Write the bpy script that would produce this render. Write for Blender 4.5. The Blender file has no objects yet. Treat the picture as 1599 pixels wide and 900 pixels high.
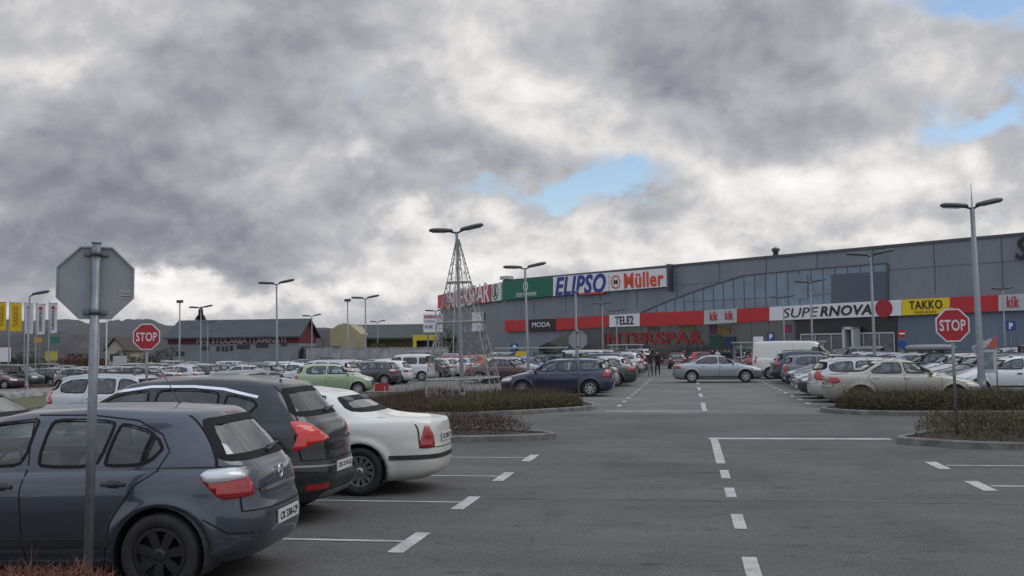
import bpy, bmesh, math, random
import numpy as np
from mathutils import Vector, Matrix
from mathutils.bvhtree import BVHTree
from mathutils.geometry import intersect_point_tri_2d
random.seed(7)
rad = math.radians
S = bpy.context.scene
COL = S.collection

# ------------------------------------------------------------ camera
FPX, EYE = 1600.0, 1.88
cam_data = bpy.data.cameras.new('camera')
cam = bpy.data.objects.new('camera', cam_data); COL.objects.link(cam)
CM = (Matrix.Rotation(rad(9.72), 3, 'Z') @ Matrix.Rotation(rad(93.44), 3, 'X') @ Matrix.Rotation(rad(-0.69), 3, 'Z'))
cam.matrix_world = Matrix.Translation((0, 0, EYE)) @ CM.to_4x4()
cam_data.sensor_width = 36.0; cam_data.lens = 36.0 * FPX / 1599.0
cam_data.clip_start = 0.1; cam_data.clip_end = 6000
S.camera = cam

# ------------------------------------------------------------ sky and light
w = bpy.data.worlds.new('World'); S.world = w; w.use_nodes = True
SUN_EL, SUN_AZ = 52.0, 78.0       # compass azimuth from +Y clockwise
S.view_settings.view_transform = 'Standard'; S.view_settings.look = 'None'
S.view_settings.exposure = 0.02; S.view_settings.gamma = 1.0
def ray(px, py):
    return CM @ Vector(((px - 799.5) / FPX, -(py - 450) / FPX, -1))
def azel(px, py):
    d = ray(px, py).normalized()
    return math.degrees(math.atan2(d.x, d.y)), math.degrees(math.asin(d.z))
def build_world():
    nt = w.node_tree; N = nt.nodes; L = nt.links; N.clear()
    def n(t, **k):
        o = N.new(t)
        for a, b in k.items(): setattr(o, a, b)
        return o
    def m(op, a, b=None, c=None):
        o = n('ShaderNodeMath', operation=op)
        for i, v in enumerate((a, b, c)):
            if v is None: continue
            if isinstance(v, (int, float)): o.inputs[i].default_value = v
            else: L.new(v, o.inputs[i])
        return o.outputs[0]
    tc = n('ShaderNodeTexCoord'); sep = n('ShaderNodeSeparateXYZ'); L.new(tc.outputs['Generated'], sep.inputs[0])
    X, Y, Z = sep.outputs
    az = m('MULTIPLY', m('ARCTAN2', X, Y), 57.29578)
    el = m('MULTIPLY', m('ARCSINE', Z), 57.29578)
    # cloud-deck coordinates: flattening towards the horizon
    zz = m('ADD', m('MAXIMUM', Z, 0.0), 0.72)
    comb = n('ShaderNodeCombineXYZ'); L.new(m('DIVIDE', X, zz), comb.inputs[0]); L.new(m('DIVIDE', Y, zz), comb.inputs[1]); L.new(m('MULTIPLY', Z, .4), comb.inputs[2])
    def noise(scale, det, rough=0.55, off=0.0, dist=0.0):
        o = n('ShaderNodeTexNoise'); o.inputs['Scale'].default_value = scale; o.inputs['Detail'].default_value = det
        o.inputs['Roughness'].default_value = rough; o.inputs['Distortion'].default_value = dist
        mp = n('ShaderNodeMapping'); mp.inputs['Location'].default_value = (off, off * 1.7, off * .3); L.new(comb.outputs[0], mp.inputs[0]); L.new(mp.outputs[0], o.inputs['Vector'])
        return o
    # warp azimuth/elevation so that the masses have ragged rims
    wn = noise(6.5, 9, .58, 3.1)
    ws = n('ShaderNodeSeparateColor'); L.new(wn.outputs['Color'], ws.inputs[0])
    azw = m('ADD', az, m('MULTIPLY', m('SUBTRACT', ws.outputs[0], .5), 13.0))
    elw = m('ADD', el, m('MULTIPLY', m('SUBTRACT', ws.outputs[1], .5), 9.0))
    def blob(px, py, rx, ry):
        a, e = azel(px, py)
        da = m('DIVIDE', m('SUBTRACT', azw, a), rx / 28.0); de = m('DIVIDE', m('SUBTRACT', elw, e), ry / 28.0)
        r2 = m('ADD', m('MULTIPLY', da, da), m('MULTIPLY', de, de))
        return m('EXPONENT', m('MULTIPLY', r2, -1.0))
    def total(items):
        t = None
        for (px, py, rx, ry, amp) in items:
            b = m('MULTIPLY', blob(px, py, rx, ry), amp)
            t = b if t is None else m('ADD', t, b)
        return t
    shade = total(SHADE_BLOBS)
    def relief(scale, det, rough, off, dx, dy, dist=0.0):
        a_ = noise(scale, det, rough, off, dist); b_ = N.new('ShaderNodeTexNoise')
        for k in ('Scale', 'Detail', 'Roughness', 'Distortion'): b_.inputs[k].default_value = a_.inputs[k].default_value
        mp = n('ShaderNodeMapping'); mp.inputs['Location'].default_value = (off + dx, off * 1.7 + dy, off * .3); L.new(comb.outputs[0], mp.inputs[0]); L.new(mp.outputs[0], b_.inputs['Vector'])
        return a_, m('SUBTRACT', a_.outputs['Fac'], b_.outputs['Fac'])
    n1, rel1 = relief(3.6, 8, .50, 0.0, .035, -.06, .1); n2, rel2 = relief(11, 8, .55, 5.0, .012, -.022, .2)
    v = m('ADD', m('ADD', SHADE_BASE, shade), m('ADD', m('MULTIPLY', m('SUBTRACT', n1.outputs['Fac'], .5), NOISE_A), m('MULTIPLY', m('SUBTRACT', n2.outputs['Fac'], .5), NOISE_B)))
    v = m('ADD', v, m('ADD', m('MULTIPLY', rel1, REL_A), m('MULTIPLY', rel2, REL_B)))
    # the unseen sky overhead and behind is brighter (thin cloud in front of the sun)
    back = m('MULTIPLY', m('SUBTRACT', 0.4, Y), BACK_GAIN); back = m('MAXIMUM', back, 0.0)
    up = m('MULTIPLY', m('MAXIMUM', m('SUBTRACT', Z, .42), 0.0), UP_GAIN)
    v = m('ADD', v, m('ADD', back, up))
    ramp = n('ShaderNodeValToRGB'); cr = ramp.color_ramp
    cols = [(0.0, (.185, .195, .24)), (.25, (.26, .27, .315)), (.5, (.385, .395, .43)), (.75, (.54, .54, .56)), (1.0, (.80, .78, .76))]
    cr.elements[0].position, cr.elements[0].color = 0, (*cols[0][1], 1)
    cr.elements[1].position, cr.elements[1].color = 1, (*cols[-1][1], 1)
    for p, c in cols[1:-1]:
        e = cr.elements.new(p); e.color = (*c, 1)
    L.new(v, ramp.inputs[0])
    hid = m('MINIMUM', 1.0, m('MULTIPLY', m('ADD', back, up), 2.5))
    tint = n('ShaderNodeMix', data_type='RGBA', blend_type='MULTIPLY'); tint.inputs[0].default_value = 1; L.new(ramp.outputs[0], tint.inputs[6])
    tc2 = n('ShaderNodeMix', data_type='RGBA'); L.new(hid, tc2.inputs[0]); tc2.inputs[6].default_value = (1, 1, 1, 1); tc2.inputs[7].default_value = (.90, 1.02, 1.26, 1); L.new(tc2.outputs[2], tint.inputs[7])
    bgc = n('ShaderNodeBackground'); L.new(tint.outputs[2], bgc.inputs[0])
    L.new(m('ADD', 1.0, m('MAXIMUM', 0.0, m('SUBTRACT', v, 1.0))), bgc.inputs[1])
    sky = n('ShaderNodeTexSky', sky_type='NISHITA', sun_disc=False)
    sky.sun_elevation = rad(SUN_EL); sky.sun_rotation = rad(SUN_AZ); sky.air_density = 1.0; sky.dust_density = .6
    bgs = n('ShaderNodeBackground'); L.new(sky.outputs[0], bgs.inputs[0]); bgs.inputs[1].default_value = 0.14
    gap = total(GAP_BLOBS)
    gap = m('ADD', gap, m('ADD', m('MULTIPLY', m('SUBTRACT', n2.outputs['Fac'], .5), 1.7), m('MULTIPLY', m('SUBTRACT', n1.outputs['Fac'], .5), .6)))
    mr = n('ShaderNodeMapRange', interpolation_type='SMOOTHSTEP'); L.new(gap, mr.inputs[0]); mr.inputs[1].default_value = .22; mr.inputs[2].default_value = 1.1
    mix = n('ShaderNodeMixShader'); L.new(mr.outputs[0], mix.inputs[0]); L.new(bgc.outputs[0], mix.inputs[1]); L.new(bgs.outputs[0], mix.inputs[2])
    out = n('ShaderNodeOutputWorld'); L.new(mix.outputs[0], out.inputs[0])
SHADE_BASE, NOISE_A, NOISE_B, REL_A, REL_B, BACK_GAIN, UP_GAIN = 0.735, 0.30, 0.14, 1.05, 0.95, 0.16, 0.85
SHADE_BLOBS = [  # px, py, rx, ry, amount (directions on the sky, read once from the photograph)
    (390, 80, 150, 95, -0.360), (110, 250, 230, 95, -0.331), (40, 400, 230, 70, -0.360), (300, 350, 230, 60, -0.274),
    (690, 265, 150, 55, -0.245), (520, 380, 130, 30, -0.144), (1080, 40, 210, 75, -0.346), (1230, 140, 110, 60, -0.180), (570, 190, 90, 60, -0.058), (360, 200, 200, 50, -0.144),
    (700, 80, 180, 100, .12), (860, 170, 130, 60, .16), (70, 60, 130, 80, .16), (1450, 90, 130, 60, .16),
    (1240, 300, 120, 40, .34), (1500, 260, 130, 50, .30), (1100, 350, 250, 30, .22), (790, 400, 130, 50, .34), (290, 425, 70, 20, .75),
    (360, 462, 300, 20, .45), (650, 400, 110, 50, .24), (900, 365, 200, 25, .1), (560, 245, 40, 20, .3), (1450, 340, 130, 25, -0.086), (980, 330, 80, 40, -0.086), (1250, 390, 500, 16, .2), (700, 350, 60, 30, .25)]
GAP_BLOBS = [(930, 282, 110, 26, 1.25), (840, 305, 80, 18, .9), (1000, 255, 60, 20, .5), (1545, 12, 130, 32, 1.3), (1590, 172, 100, 26, 1.25), (740, 470, 60, 12, .6), (1480, 350, 120, 14, .45), (1230, 330, 60, 10, .3), (760, 420, 60, 25, .35)]
build_world()
sun_d = bpy.data.lights.new('sun', 'SUN'); sun = bpy.data.objects.new('sun', sun_d); COL.objects.link(sun)
sun_d.energy = 0.8; sun_d.angle = rad(40); sun_d.color = (1, .95, .88)
_sa, _se = rad(SUN_AZ), rad(SUN_EL)
_sv = Vector((math.sin(_sa) * math.cos(_se), math.cos(_sa) * math.cos(_se), math.sin(_se)))
sun.rotation_euler = (-_sv).to_track_quat('-Z', 'Y').to_euler()

# ------------------------------------------------------------ helpers
def gpt(px, py, z=0.0):
    d = ray(px, py); t = (z - EYE) / d.z
    return Vector((0, 0, EYE)) + d * t
def zg(x, y):
    """the far car park drains gently towards the left"""
    t = max(0.0, min(1.0, (y - 19) / 6.0)); return -min(1.1, 0.0135 * max(0.0, -x - 6)) * t * t * (3 - 2 * t)
def dpt(px, dep):
    """ground position seen in column px at a distance of dep metres"""
    y = 546.0
    for _ in range(6):
        d = ray(px, y); p = Vector((0, 0, EYE)) + d * dep
        y += (p.z - zg(p.x, p.y)) * FPX / dep
    return Vector((p.x, p.y, zg(p.x, p.y)))
def zat(px, py, dep): return (Vector((0, 0, EYE)) + ray(px, py) * dep).z

_mats = {}
def mat(name, color, rough=.6, metal=0.0, spec=.5, coat=0.0, noise=0.0, nscale=8.0, bump=0.0, bscale=60.0, emit=0.0, ncol=None, stretch=None):
    if name in _mats: return _mats[name]
    m = bpy.data.materials.new(name); m.use_nodes = True; _mats[name] = m
    nt = m.node_tree; b = nt.nodes['Principled BSDF']; L = nt.links
    b.inputs['Base Color'].default_value = (*color, 1); b.inputs['Roughness'].default_value = rough; b.inputs['Metallic'].default_value = metal
    b.inputs['Specular IOR Level'].default_value = spec; b.inputs['Coat Weight'].default_value = coat; b.inputs['Coat Roughness'].default_value = .05
    if emit: b.inputs['Emission Color'].default_value = (*color, 1); b.inputs['Emission Strength'].default_value = emit
    if noise or bump:
        tc = nt.nodes.new('ShaderNodeTexCoord'); src = tc.outputs['Object']
        if stretch:
            mp = nt.nodes.new('ShaderNodeMapping'); mp.inputs['Scale'].default_value = stretch; L.new(src, mp.inputs[0]); src = mp.outputs[0]
    if noise:
        t = nt.nodes.new('ShaderNodeTexNoise'); t.inputs['Scale'].default_value = nscale; t.inputs['Detail'].default_value = 8; t.inputs['Roughness'].default_value = .65
        L.new(src, t.inputs['Vector'])
        r = nt.nodes.new('ShaderNodeMapRange'); r.inputs[1].default_value = .3; r.inputs[2].default_value = .7; L.new(t.outputs['Fac'], r.inputs[0])
        mx = nt.nodes.new('ShaderNodeMix'); mx.data_type = 'RGBA'; L.new(r.outputs[0], mx.inputs[0])
        c2 = ncol or tuple(min(1, c * (1 + noise)) for c in color); c1 = color if ncol else tuple(c * (1 - noise) for c in color)
        mx.inputs[6].default_value = (*c1, 1); mx.inputs[7].default_value = (*c2, 1); L.new(mx.outputs[2], b.inputs['Base Color'])
    if bump:
        t = nt.nodes.new('ShaderNodeTexNoise'); t.inputs['Scale'].default_value = bscale; t.inputs['Detail'].default_value = 5; L.new(src, t.inputs['Vector'])
        bp = nt.nodes.new('ShaderNodeBump'); bp.inputs['Strength'].default_value = bump; bp.inputs['Distance'].default_value = .01; L.new(t.outputs['Fac'], bp.inputs['Height']); L.new(bp.outputs[0], b.inputs['Normal'])
    return m
FILM = {'black': .16, 'slate': .25, 'navy': .3, 'cream_white': .5, 'white': .5, 'beige': .6}
def paint(name, color, metal=.35, rough=.34):
    """car paint: clear coat, road film low on the flanks, dark lining on the inside face"""
    key = 'paint_' + name
    if key in _mats: return _mats[key]
    m = mat(key, color, rough, metal, .5, .9); nt = m.node_tree; L = nt.links; b = nt.nodes['Principled BSDF']
    tc = nt.nodes.new('ShaderNodeTexCoord'); sp = nt.nodes.new('ShaderNodeSeparateXYZ'); L.new(tc.outputs['Object'], sp.inputs[0])
    t = nt.nodes.new('ShaderNodeTexNoise'); t.inputs['Scale'].default_value = 2.5; t.inputs['Detail'].default_value = 7; L.new(tc.outputs['Object'], t.inputs[0])
    mr = nt.nodes.new('ShaderNodeMapRange'); L.new(sp.outputs[2], mr.inputs[0]); mr.inputs[1].default_value = .85; mr.inputs[2].default_value = .2; mr.inputs[3].default_value = 0.0; mr.inputs[4].default_value = FILM.get(name, .42)
    mu = nt.nodes.new('ShaderNodeMath'); mu.operation = 'MULTIPLY'; L.new(mr.outputs[0], mu.inputs[0]); L.new(t.outputs[0], mu.inputs[1])
    mx = nt.nodes.new('ShaderNodeMix'); mx.data_type = 'RGBA'; L.new(mu.outputs[0], mx.inputs[0]); mx.inputs[6].default_value = (*color, 1); mx.inputs[7].default_value = (.085, .08, .072, 1)
    ge = nt.nodes.new('ShaderNodeNewGeometry'); m2 = nt.nodes.new('ShaderNodeMix'); m2.data_type = 'RGBA'; L.new(ge.outputs['Backfacing'], m2.inputs[0]); L.new(mx.outputs[2], m2.inputs[6]); m2.inputs[7].default_value = (.03, .03, .032, 1)
    L.new(m2.outputs[2], b.inputs['Base Color'])
    ra = nt.nodes.new('ShaderNodeMath'); ra.operation = 'MULTIPLY_ADD'; L.new(mu.outputs[0], ra.inputs[0]); ra.inputs[1].default_value = .8; ra.inputs[2].default_value = rough; L.new(ra.outputs[0], b.inputs['Roughness'])
    inv = nt.nodes.new('ShaderNodeMath'); inv.operation = 'MULTIPLY_ADD'; L.new(mu.outputs[0], inv.inputs[0]); inv.inputs[1].default_value = -1.6; inv.inputs[2].default_value = .55 if name == 'black' else 1.0; inv.use_clamp = True; L.new(inv.outputs[0], b.inputs['Coat Weight'])
    return m
def glassy(name, tint, refl=1.0, rough=0.02, base=.075):
    if name in _mats: return _mats[name]
    m = bpy.data.materials.new(name); m.use_nodes = True; _mats[name] = m; nt = m.node_tree; N = nt.nodes; L = nt.links; N.clear()
    o = N.new('ShaderNodeOutputMaterial'); t = N.new('ShaderNodeBsdfTransparent'); t.inputs[0].default_value = (*tint, 1)
    g = N.new('ShaderNodeBsdfGlossy'); g.inputs['Roughness'].default_value = rough; g.inputs[0].default_value = (refl, refl, refl, 1)
    f = N.new('ShaderNodeLayerWeight'); f.inputs[0].default_value = .5; x = N.new('ShaderNodeMixShader')
    pw = N.new('ShaderNodeMath'); pw.operation = 'POWER'; L.new(f.outputs['Facing'], pw.inputs[0]); pw.inputs[1].default_value = 3.6
    mr = N.new('ShaderNodeMapRange'); L.new(pw.outputs[0], mr.inputs[0]); mr.inputs[3].default_value = base; mr.inputs[4].default_value = .9
    L.new(mr.outputs[0], x.inputs[0]); L.new(t.outputs[0], x.inputs[1]); L.new(g.outputs[0], x.inputs[2]); L.new(x.outputs[0], o.inputs[0])
    return m
BLACKP = mat('black_plastic', (.022, .022, .024), .45, noise=.3, nscale=6)
RUBBER = mat('tyre_rubber', (.022, .021, .02), .8, noise=.4, nscale=9)
RIM = mat('alloy', (.42, .42, .43), .32, .8, noise=.25, nscale=12)
RIMD = mat('black_wheel_cover', (.02, .02, .022), .4)
CHROME = mat('chrome', (.7, .7, .72), .15, 1.0)
CARGLASS = glassy('car_glass', (.62, .70, .70))
REARGLASS = glassy('rear_glass', (.45, .52, .50), base=.17)
DARKGLASS = glassy('tinted_car_glass', (.13, .14, .15))
REDL = mat('red_lens', (.30, .008, .012), .12, coat=1); REDL2 = mat('bright_red_lens', (.55, .012, .010), .12, coat=1)
CLEARL = mat('clear_lens', (.55, .56, .58), .12, .2, coat=1)
SEAT = mat('seat_fabric', (.11, .11, .12), .9, noise=.3, nscale=8); DASH = mat('dashboard', (.02, .02, .022), .7)
SEALB = mat('window_seal', (.010, .010, .011), .7, spec=.2)
STEEL = mat('galvanised_steel', (.20, .215, .235), .45, .55, noise=.18, nscale=14)
LAMPG = mat('lamp_head_grey', (.05, .052, .055), .5)
PLATEW = mat('plate_white', (.55, .56, .56), .4); INK = mat('ink_black', (.015, .015, .018), .5)
WHITE = mat('white_sheet', (.72, .72, .72), .4); REDS = mat('sign_red', (.34, .015, .02), .45)

def link(name, me, m=None, parent=None, smooth=False):
    o = bpy.data.objects.new(name, me); COL.objects.link(o)
    if m is not None:
        for x in (m if isinstance(m, (list, tuple)) else [m]): me.materials.append(x)
    if parent is not None: o.parent = parent
    if smooth:
        for p in me.polygons: p.use_smooth = True
    return o
def mesh(name, verts, faces):
    me = bpy.data.meshes.new(name); me.from_pydata([tuple(v) for v in verts], [], faces); me.update(); return me
def tag(o, label=None, cat=None, group=None, kind=None):
    if label: o['label'] = label
    if cat: o['category'] = cat
    if group: o['group'] = group
    if kind: o['kind'] = kind
    return o
def thing(name, label, cat, loc=(0, 0, 0), rz=0.0, group=None):
    o = bpy.data.objects.new(name, None); COL.objects.link(o); o.location = loc; o.rotation_euler = (0, 0, rz)
    o.empty_display_size = .2
    return tag(o, label, cat, group)
class MB:
    def __init__(s): s.v = []; s.f = []; s.mi = []; s.cur = 0
    def add(s, vs, fs, mi=None):
        b = len(s.v); s.v += [tuple(v) for v in vs]; s.f += [tuple(b + i for i in f) for f in fs]; s.mi += [s.cur if mi is None else mi] * len(fs)
    def box(s, x0, x1, y0, y1, z0, z1, mi=None, M=None):
        v = [Vector((x, y, z)) for z in (z0, z1) for y in (y0, y1) for x in (x0, x1)]
        if M is not None: v = [M @ p for p in v]
        s.add(v, [(0, 2, 3, 1), (4, 5, 7, 6), (0, 1, 5, 4), (2, 6, 7, 3), (0, 4, 6, 2), (1, 3, 7, 5)], mi)
    def rbox(s, x0, x1, y0, y1, z0, z1, r=.03, seg=3, mi=None, M=None):
        """box with corners rounded in plan and softened top"""
        pts = []
        for cx, cy, a0 in ((x1 - r, y1 - r, 0), (x0 + r, y1 - r, 90), (x0 + r, y0 + r, 180), (x1 - r, y0 + r, 270)):
            for k in range(seg + 1):
                a = rad(a0 + 90 * k / seg); pts.append((cx + r * math.cos(a), cy + r * math.sin(a)))
        n = len(pts); cx, cy = (x0 + x1) / 2, (y0 + y1) / 2; c = min(r * .6, (z1 - z0) * .3)
        rings = []
        for z, ins in ((z0 + c, 0), (z1 - c, 0), (z1, c)):
            fx = (abs(x1 - x0) / 2 - ins) / (abs(x1 - x0) / 2); fy = (abs(y1 - y0) / 2 - ins) / (abs(y1 - y0) / 2)
            rings.append([Vector((cx + (p[0] - cx) * fx, cy + (p[1] - cy) * fy, z)) for p in pts])
        rings.insert(0, [Vector((p[0], p[1], z0)) for p in pts])
        vs = sum(rings, [])
        if M is not None: vs = [M @ p for p in vs]
        fs = [(i * n + k, i * n + (k + 1) % n, (i + 1) * n + (k + 1) % n, (i + 1) * n + k) for i in range(3) for k in range(n)]
        fs += [tuple(range(n))[::-1], tuple(3 * n + k for k in range(n))]
        s.add(vs, fs, mi)
    def tube(s, path, r, n=8, mi=None, cap=True):
        path = [Vector(p) for p in path]; rs = r if isinstance(r, (list, tuple)) else [r] * len(path)
        vs = []; 
        for i, p in enumerate(path):
            t = (path[min(i + 1, len(path) - 1)] - path[max(i - 1, 0)]).normalized()
            a = t.orthogonal().normalized() if i == 0 else (pa - t * pa.dot(t)).normalized()
            pa = a; b = t.cross(a)
            for k in range(n):
                q = 2 * math.pi * k / n; vs.append(p + (a * math.cos(q) + b * math.sin(q)) * rs[i])
        fs = [(i * n + k, i * n + (k + 1) % n, (i + 1) * n + (k + 1) % n, (i + 1) * n + k) for i in range(len(path) - 1) for k in range(n)]
        if cap: fs += [tuple(range(n))[::-1], tuple((len(path) - 1) * n + k for k in range(n))]
        s.add(vs, fs, mi)
    def lathe(s, prof, n=24, c=(0, 0, 0), axis='z', mi=None):
        vs = []
        for r, h in prof:
            for k in range(n):
                q = 2 * math.pi * k / n; a, b = r * math.cos(q), r * math.sin(q)
                vs.append((c[0] + a, c[1] + b, c[2] + h) if axis == 'z' else (c[0] + a, c[1] + h, c[2] + b))
        fs = [(i * n + k, i * n + (k + 1) % n, (i + 1) * n + (k + 1) % n, (i + 1) * n + k) for i in range(len(prof) - 1) for k in range(n)]
        s.add(vs, fs, mi)
    def prism(s, poly, y0, y1, mi=None, M=None):
        """polygon in (x,z) extruded along y"""
        n = len(poly); v = [Vector((p[0], y0, p[1])) for p in poly] + [Vector((p[0], y1, p[1])) for p in poly]
        if M is not None: v = [M @ p for p in v]
        s.add(v, [tuple(range(n)), tuple(range(n, 2 * n))[::-1]] + [(i, n + i, n + (i + 1) % n, (i + 1) % n) for i in range(n)], mi)
    def slab(s, poly, z0, z1, mi=None):
        n = len(poly); v = [(p[0], p[1], z0) for p in poly] + [(p[0], p[1], z1) for p in poly]
        s.add(v, [tuple(range(n))[::-1], tuple(range(n, 2 * n))] + [(i, (i + 1) % n, n + (i + 1) % n, n + i) for i in range(n)], mi)
    def mesh(s, name, fix=True):
        me = mesh(name, s.v, s.f)
        if any(s.mi): me.polygons.foreach_set('material_index', s.mi)
        if fix:
            bm = bmesh.new(); bm.from_mesh(me); bmesh.ops.recalc_face_normals(bm, faces=bm.faces); bm.to_mesh(me); bm.free()
        return me
    def build(s, name, m=None, parent=None, smooth=False, fix=True):
        return link(name, s.mesh(name, fix), m, parent, smooth)
def children(o): return [c for c in bpy.data.objects if c.parent is o]
def text_mesh(name, s, m, parent, u0, u1, z0, z1, y, bold=.0, shear=0.0, depth=.02, fix_height=False, M=None, spacing=1.0):
    """lettering fitted into the rectangle u0..u1 x z0..z1 of its parent's x-z plane"""
    c = bpy.data.curves.new(name, 'FONT'); c.body = s; c.offset = bold; c.shear = shear; c.size = 1; c.extrude = .01; c.resolution_u = 3; c.space_character = spacing
    o = bpy.data.objects.new(name, c); COL.objects.link(o)
    dg = bpy.context.evaluated_depsgraph_get(); me = bpy.data.meshes.new_from_object(o.evaluated_get(dg)); bpy.data.objects.remove(o); 
    V = np.array([v.co[:] for v in me.vertices]); mn, mx = V.min(0), V.max(0)
    sx = (u1 - u0) / (mx[0] - mn[0]); sz = (z1 - z0) / (mx[1] - mn[1])
    if fix_height: sx = sz = min(sx, sz)
    for v in me.vertices:
        a, b, d = v.co
        p = Vector((u0 + (a - mn[0]) * sx, y - (depth if d > 0 else 0.0), z0 + (b - mn[1]) * sz))
        v.co = M @ p if M is not None else p
    me.name = name; me.materials.clear()
    return link(name, me, m, parent)
# ------------------------------------------------------------ cars
def in_poly(x, z, poly):
    c = False; n = len(poly)
    for i in range(n):
        x1, z1 = poly[i]; x2, z2 = poly[i - 1]
        if (z1 > z) != (z2 > z) and x < (x2 - x1) * (z - z1) / (z2 - z1) + x1: c = not c
    return c
def smooth_poly(poly, it=2, k=.22):
    for _ in range(it):
        q = []
        for i in range(len(poly)):
            a, b = poly[i], poly[(i + 1) % len(poly)]
            q += [(a[0] + (b[0] - a[0]) * k, a[1] + (b[1] - a[1]) * k), (b[0] + (a[0] - b[0]) * k, b[1] + (a[1] - b[1]) * k)]
        poly = q; k = .25
    return poly
def dense(poly, closed=True, step=.04):
    q = []
    for i in range(len(poly) if closed else len(poly) - 1):
        a, b = poly[i], poly[(i + 1) % len(poly)]; L = math.dist(a, b); n = max(1, int(L / step))
        q += [(a[0] + (b[0] - a[0]) * j / n, a[1] + (b[1] - a[1]) * j / n) for j in range(n)]
    if not closed: q.append(poly[-1])
    return q
def nearest_on(poly, x, z):
    best = None; p = Vector((x, z))
    for i in range(len(poly)):
        a = Vector(poly[i - 1]); b = Vector(poly[i]); d = b - a; t = 0 if d.length_squared == 0 else max(0, min(1, (p - a).dot(d) / d.length_squared))
        q = a + d * t; e = (q - p).length_squared
        if best is None or e < best[0]: best = (e, q)
    return best[1]
class Shell:
    """car skin lofted through stacked plan rings (rear centre - flank - front centre)"""
    NR, NS, NF = 22, 104, 22
    def __init__(s, sp):
        s.sp = sp; L = sp['L']; h = L / 2
        cols = []
        for r in sp['rings']:
            xm = L * .5; th = np.linspace(0, math.pi, 2001); c = np.cos(th); si = np.sin(th)
            nn = np.where(c > 0, r['nr'], r['nf'])
            x = np.where(c > 0, xm - (xm - r['xr']) * np.abs(c) ** (2 / nn), xm + (r['xf'] - xm) * np.abs(c) ** (2 / nn))
            y = r['w'] * si ** (2 / nn)
            y = y * (1 - r.get('bow', .035) * ((x - xm) / (L / 2)) ** 2)
            pts = np.stack([x, y], 1); segs = []
            for a, b, n in ((0, 500, s.NR), (500, 1500, s.NS), (1500, 2000, s.NF)):
                q = pts[a:b + 1]; d = np.r_[0, np.cumsum(np.hypot(*np.diff(q, axis=0).T))]; t = np.linspace(0, d[-1], n + 1)[:-1 if b < 2000 else None]
                segs.append(np.stack([np.interp(t, d, q[:, 0]), np.interp(t, d, q[:, 1])], 1))
            q = np.concatenate(segs); zx, zz = zip(*r['z']) if isinstance(r['z'], (list, tuple)) else ((0, L), (r['z'], r['z']))
            z = np.interp(q[:, 0], zx, zz)
            z = np.convolve(np.pad(z, 6, mode='edge'), np.ones(13) / 13, 'valid')
            cols.append(np.column_stack([q[:, 0] - h, q[:, 1], z]))
        C = np.array(cols)                       # J x K x 3
        J = len(C); out = [C[0]]
        per = sp.get('per', 8)
        for j in range(1, J - 1):
            a = C[0] if j == 1 else (C[j - 1] + C[j]) / 2; b = C[-1] if j == J - 2 else (C[j] + C[j + 1]) / 2
            for t in np.linspace(0, 1, per + 1)[1:]:
                out.append((1 - t) ** 2 * a + 2 * t * (1 - t) * C[j] + t * t * b)
        G = np.array(out)
        for wx in (sp['rw'] - h, sp['fw'] - h):   # wheel-arch lips
            d = np.hypot(G[..., 0] - wx, G[..., 2] - sp['r']); R = sp['r'] + .055
            G[..., 1] += sp.get('flare', .022) * np.exp(-((d - R - .02) / .045) ** 2) * (G[..., 1] > sp['W'] * .38)
        s.G = G; nJ, nK = G.shape[:2]
        V = G.reshape(-1, 3); Vm = V * (1, -1, 1)
        F = [(j * nK + k, j * nK + k + 1, (j + 1) * nK + k + 1, (j + 1) * nK + k) for j in range(nJ - 1) for k in range(nK - 1)]
        n = len(V); Fm = [tuple(n + i for i in f[::-1]) for f in F]
        me = mesh('body', np.concatenate([V, Vm]), F + Fm)
        bm = bmesh.new(); bm.from_mesh(me); bmesh.ops.remove_doubles(bm, verts=bm.verts, dist=.0006); bmesh.ops.recalc_face_normals(bm, faces=bm.faces)
        # outward check
        t = sum((f.calc_center_median() - Vector((0, 0, .7))).dot(f.normal) for f in bm.faces)
        if t < 0: bmesh.ops.reverse_faces(bm, faces=bm.faces)
        s.bm = bm; bpy.data.meshes.remove(me); s.bvh = BVHTree.FromBMesh(bm)
    def frame(s, view):
        """view angle: 0 from behind, 90 from the left flank, 180 from the front"""
        a = rad(view); return Vector((-math.cos(a), math.sin(a), 0)), Vector((math.sin(a), math.cos(a), 0))
    def hit(s, view, a, z, off, c=(0, 0)):
        o, ax = s.frame(view); base = Vector((c[0], c[1], 0)); p = base + ax * a + Vector((0, 0, z)); 
        loc, nrm, i, d = s.bvh.ray_cast(p + o * 5, -o)
        if loc is None or (loc - (p + o * 5)).length > 6.5: loc, nrm, i, d = s.bvh.find_nearest(p)
        if nrm.dot(o) < 0: nrm = -nrm
        return loc + nrm * off
    def patch(s, poly, view, off=.004, thick=.006, c=(0, 0), step=.06, mirror=False):
        bm = bmesh.new(); vs = [bm.verts.new((a, 0, z)) for a, z in poly]; bm.faces.new(vs)
        xs = [p[0] for p in poly]; zs = [p[1] for p in poly]
        for lo, hi, nr in ((min(xs), max(xs), (1, 0, 0)), (min(zs), max(zs), (0, 0, 1))):
            t = lo + step
            while t < hi - step * .3:
                bmesh.ops.bisect_plane(bm, geom=bm.verts[:] + bm.edges[:] + bm.faces[:], plane_co=tuple(t * q for q in nr), plane_no=nr); t += step
        bmesh.ops.triangulate(bm, faces=[f for f in bm.faces if len(f.verts) > 4])
        o, ax = s.frame(view); V = [v.co.copy() for v in bm.verts]; bm.verts.ensure_lookup_table(); bm.verts.index_update()
        F = [tuple(v.index for v in f.verts) for f in bm.faces]; bd = [tuple(v.index for v in e.verts) for e in bm.edges if len(e.link_faces) == 1]; bm.free()
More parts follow.
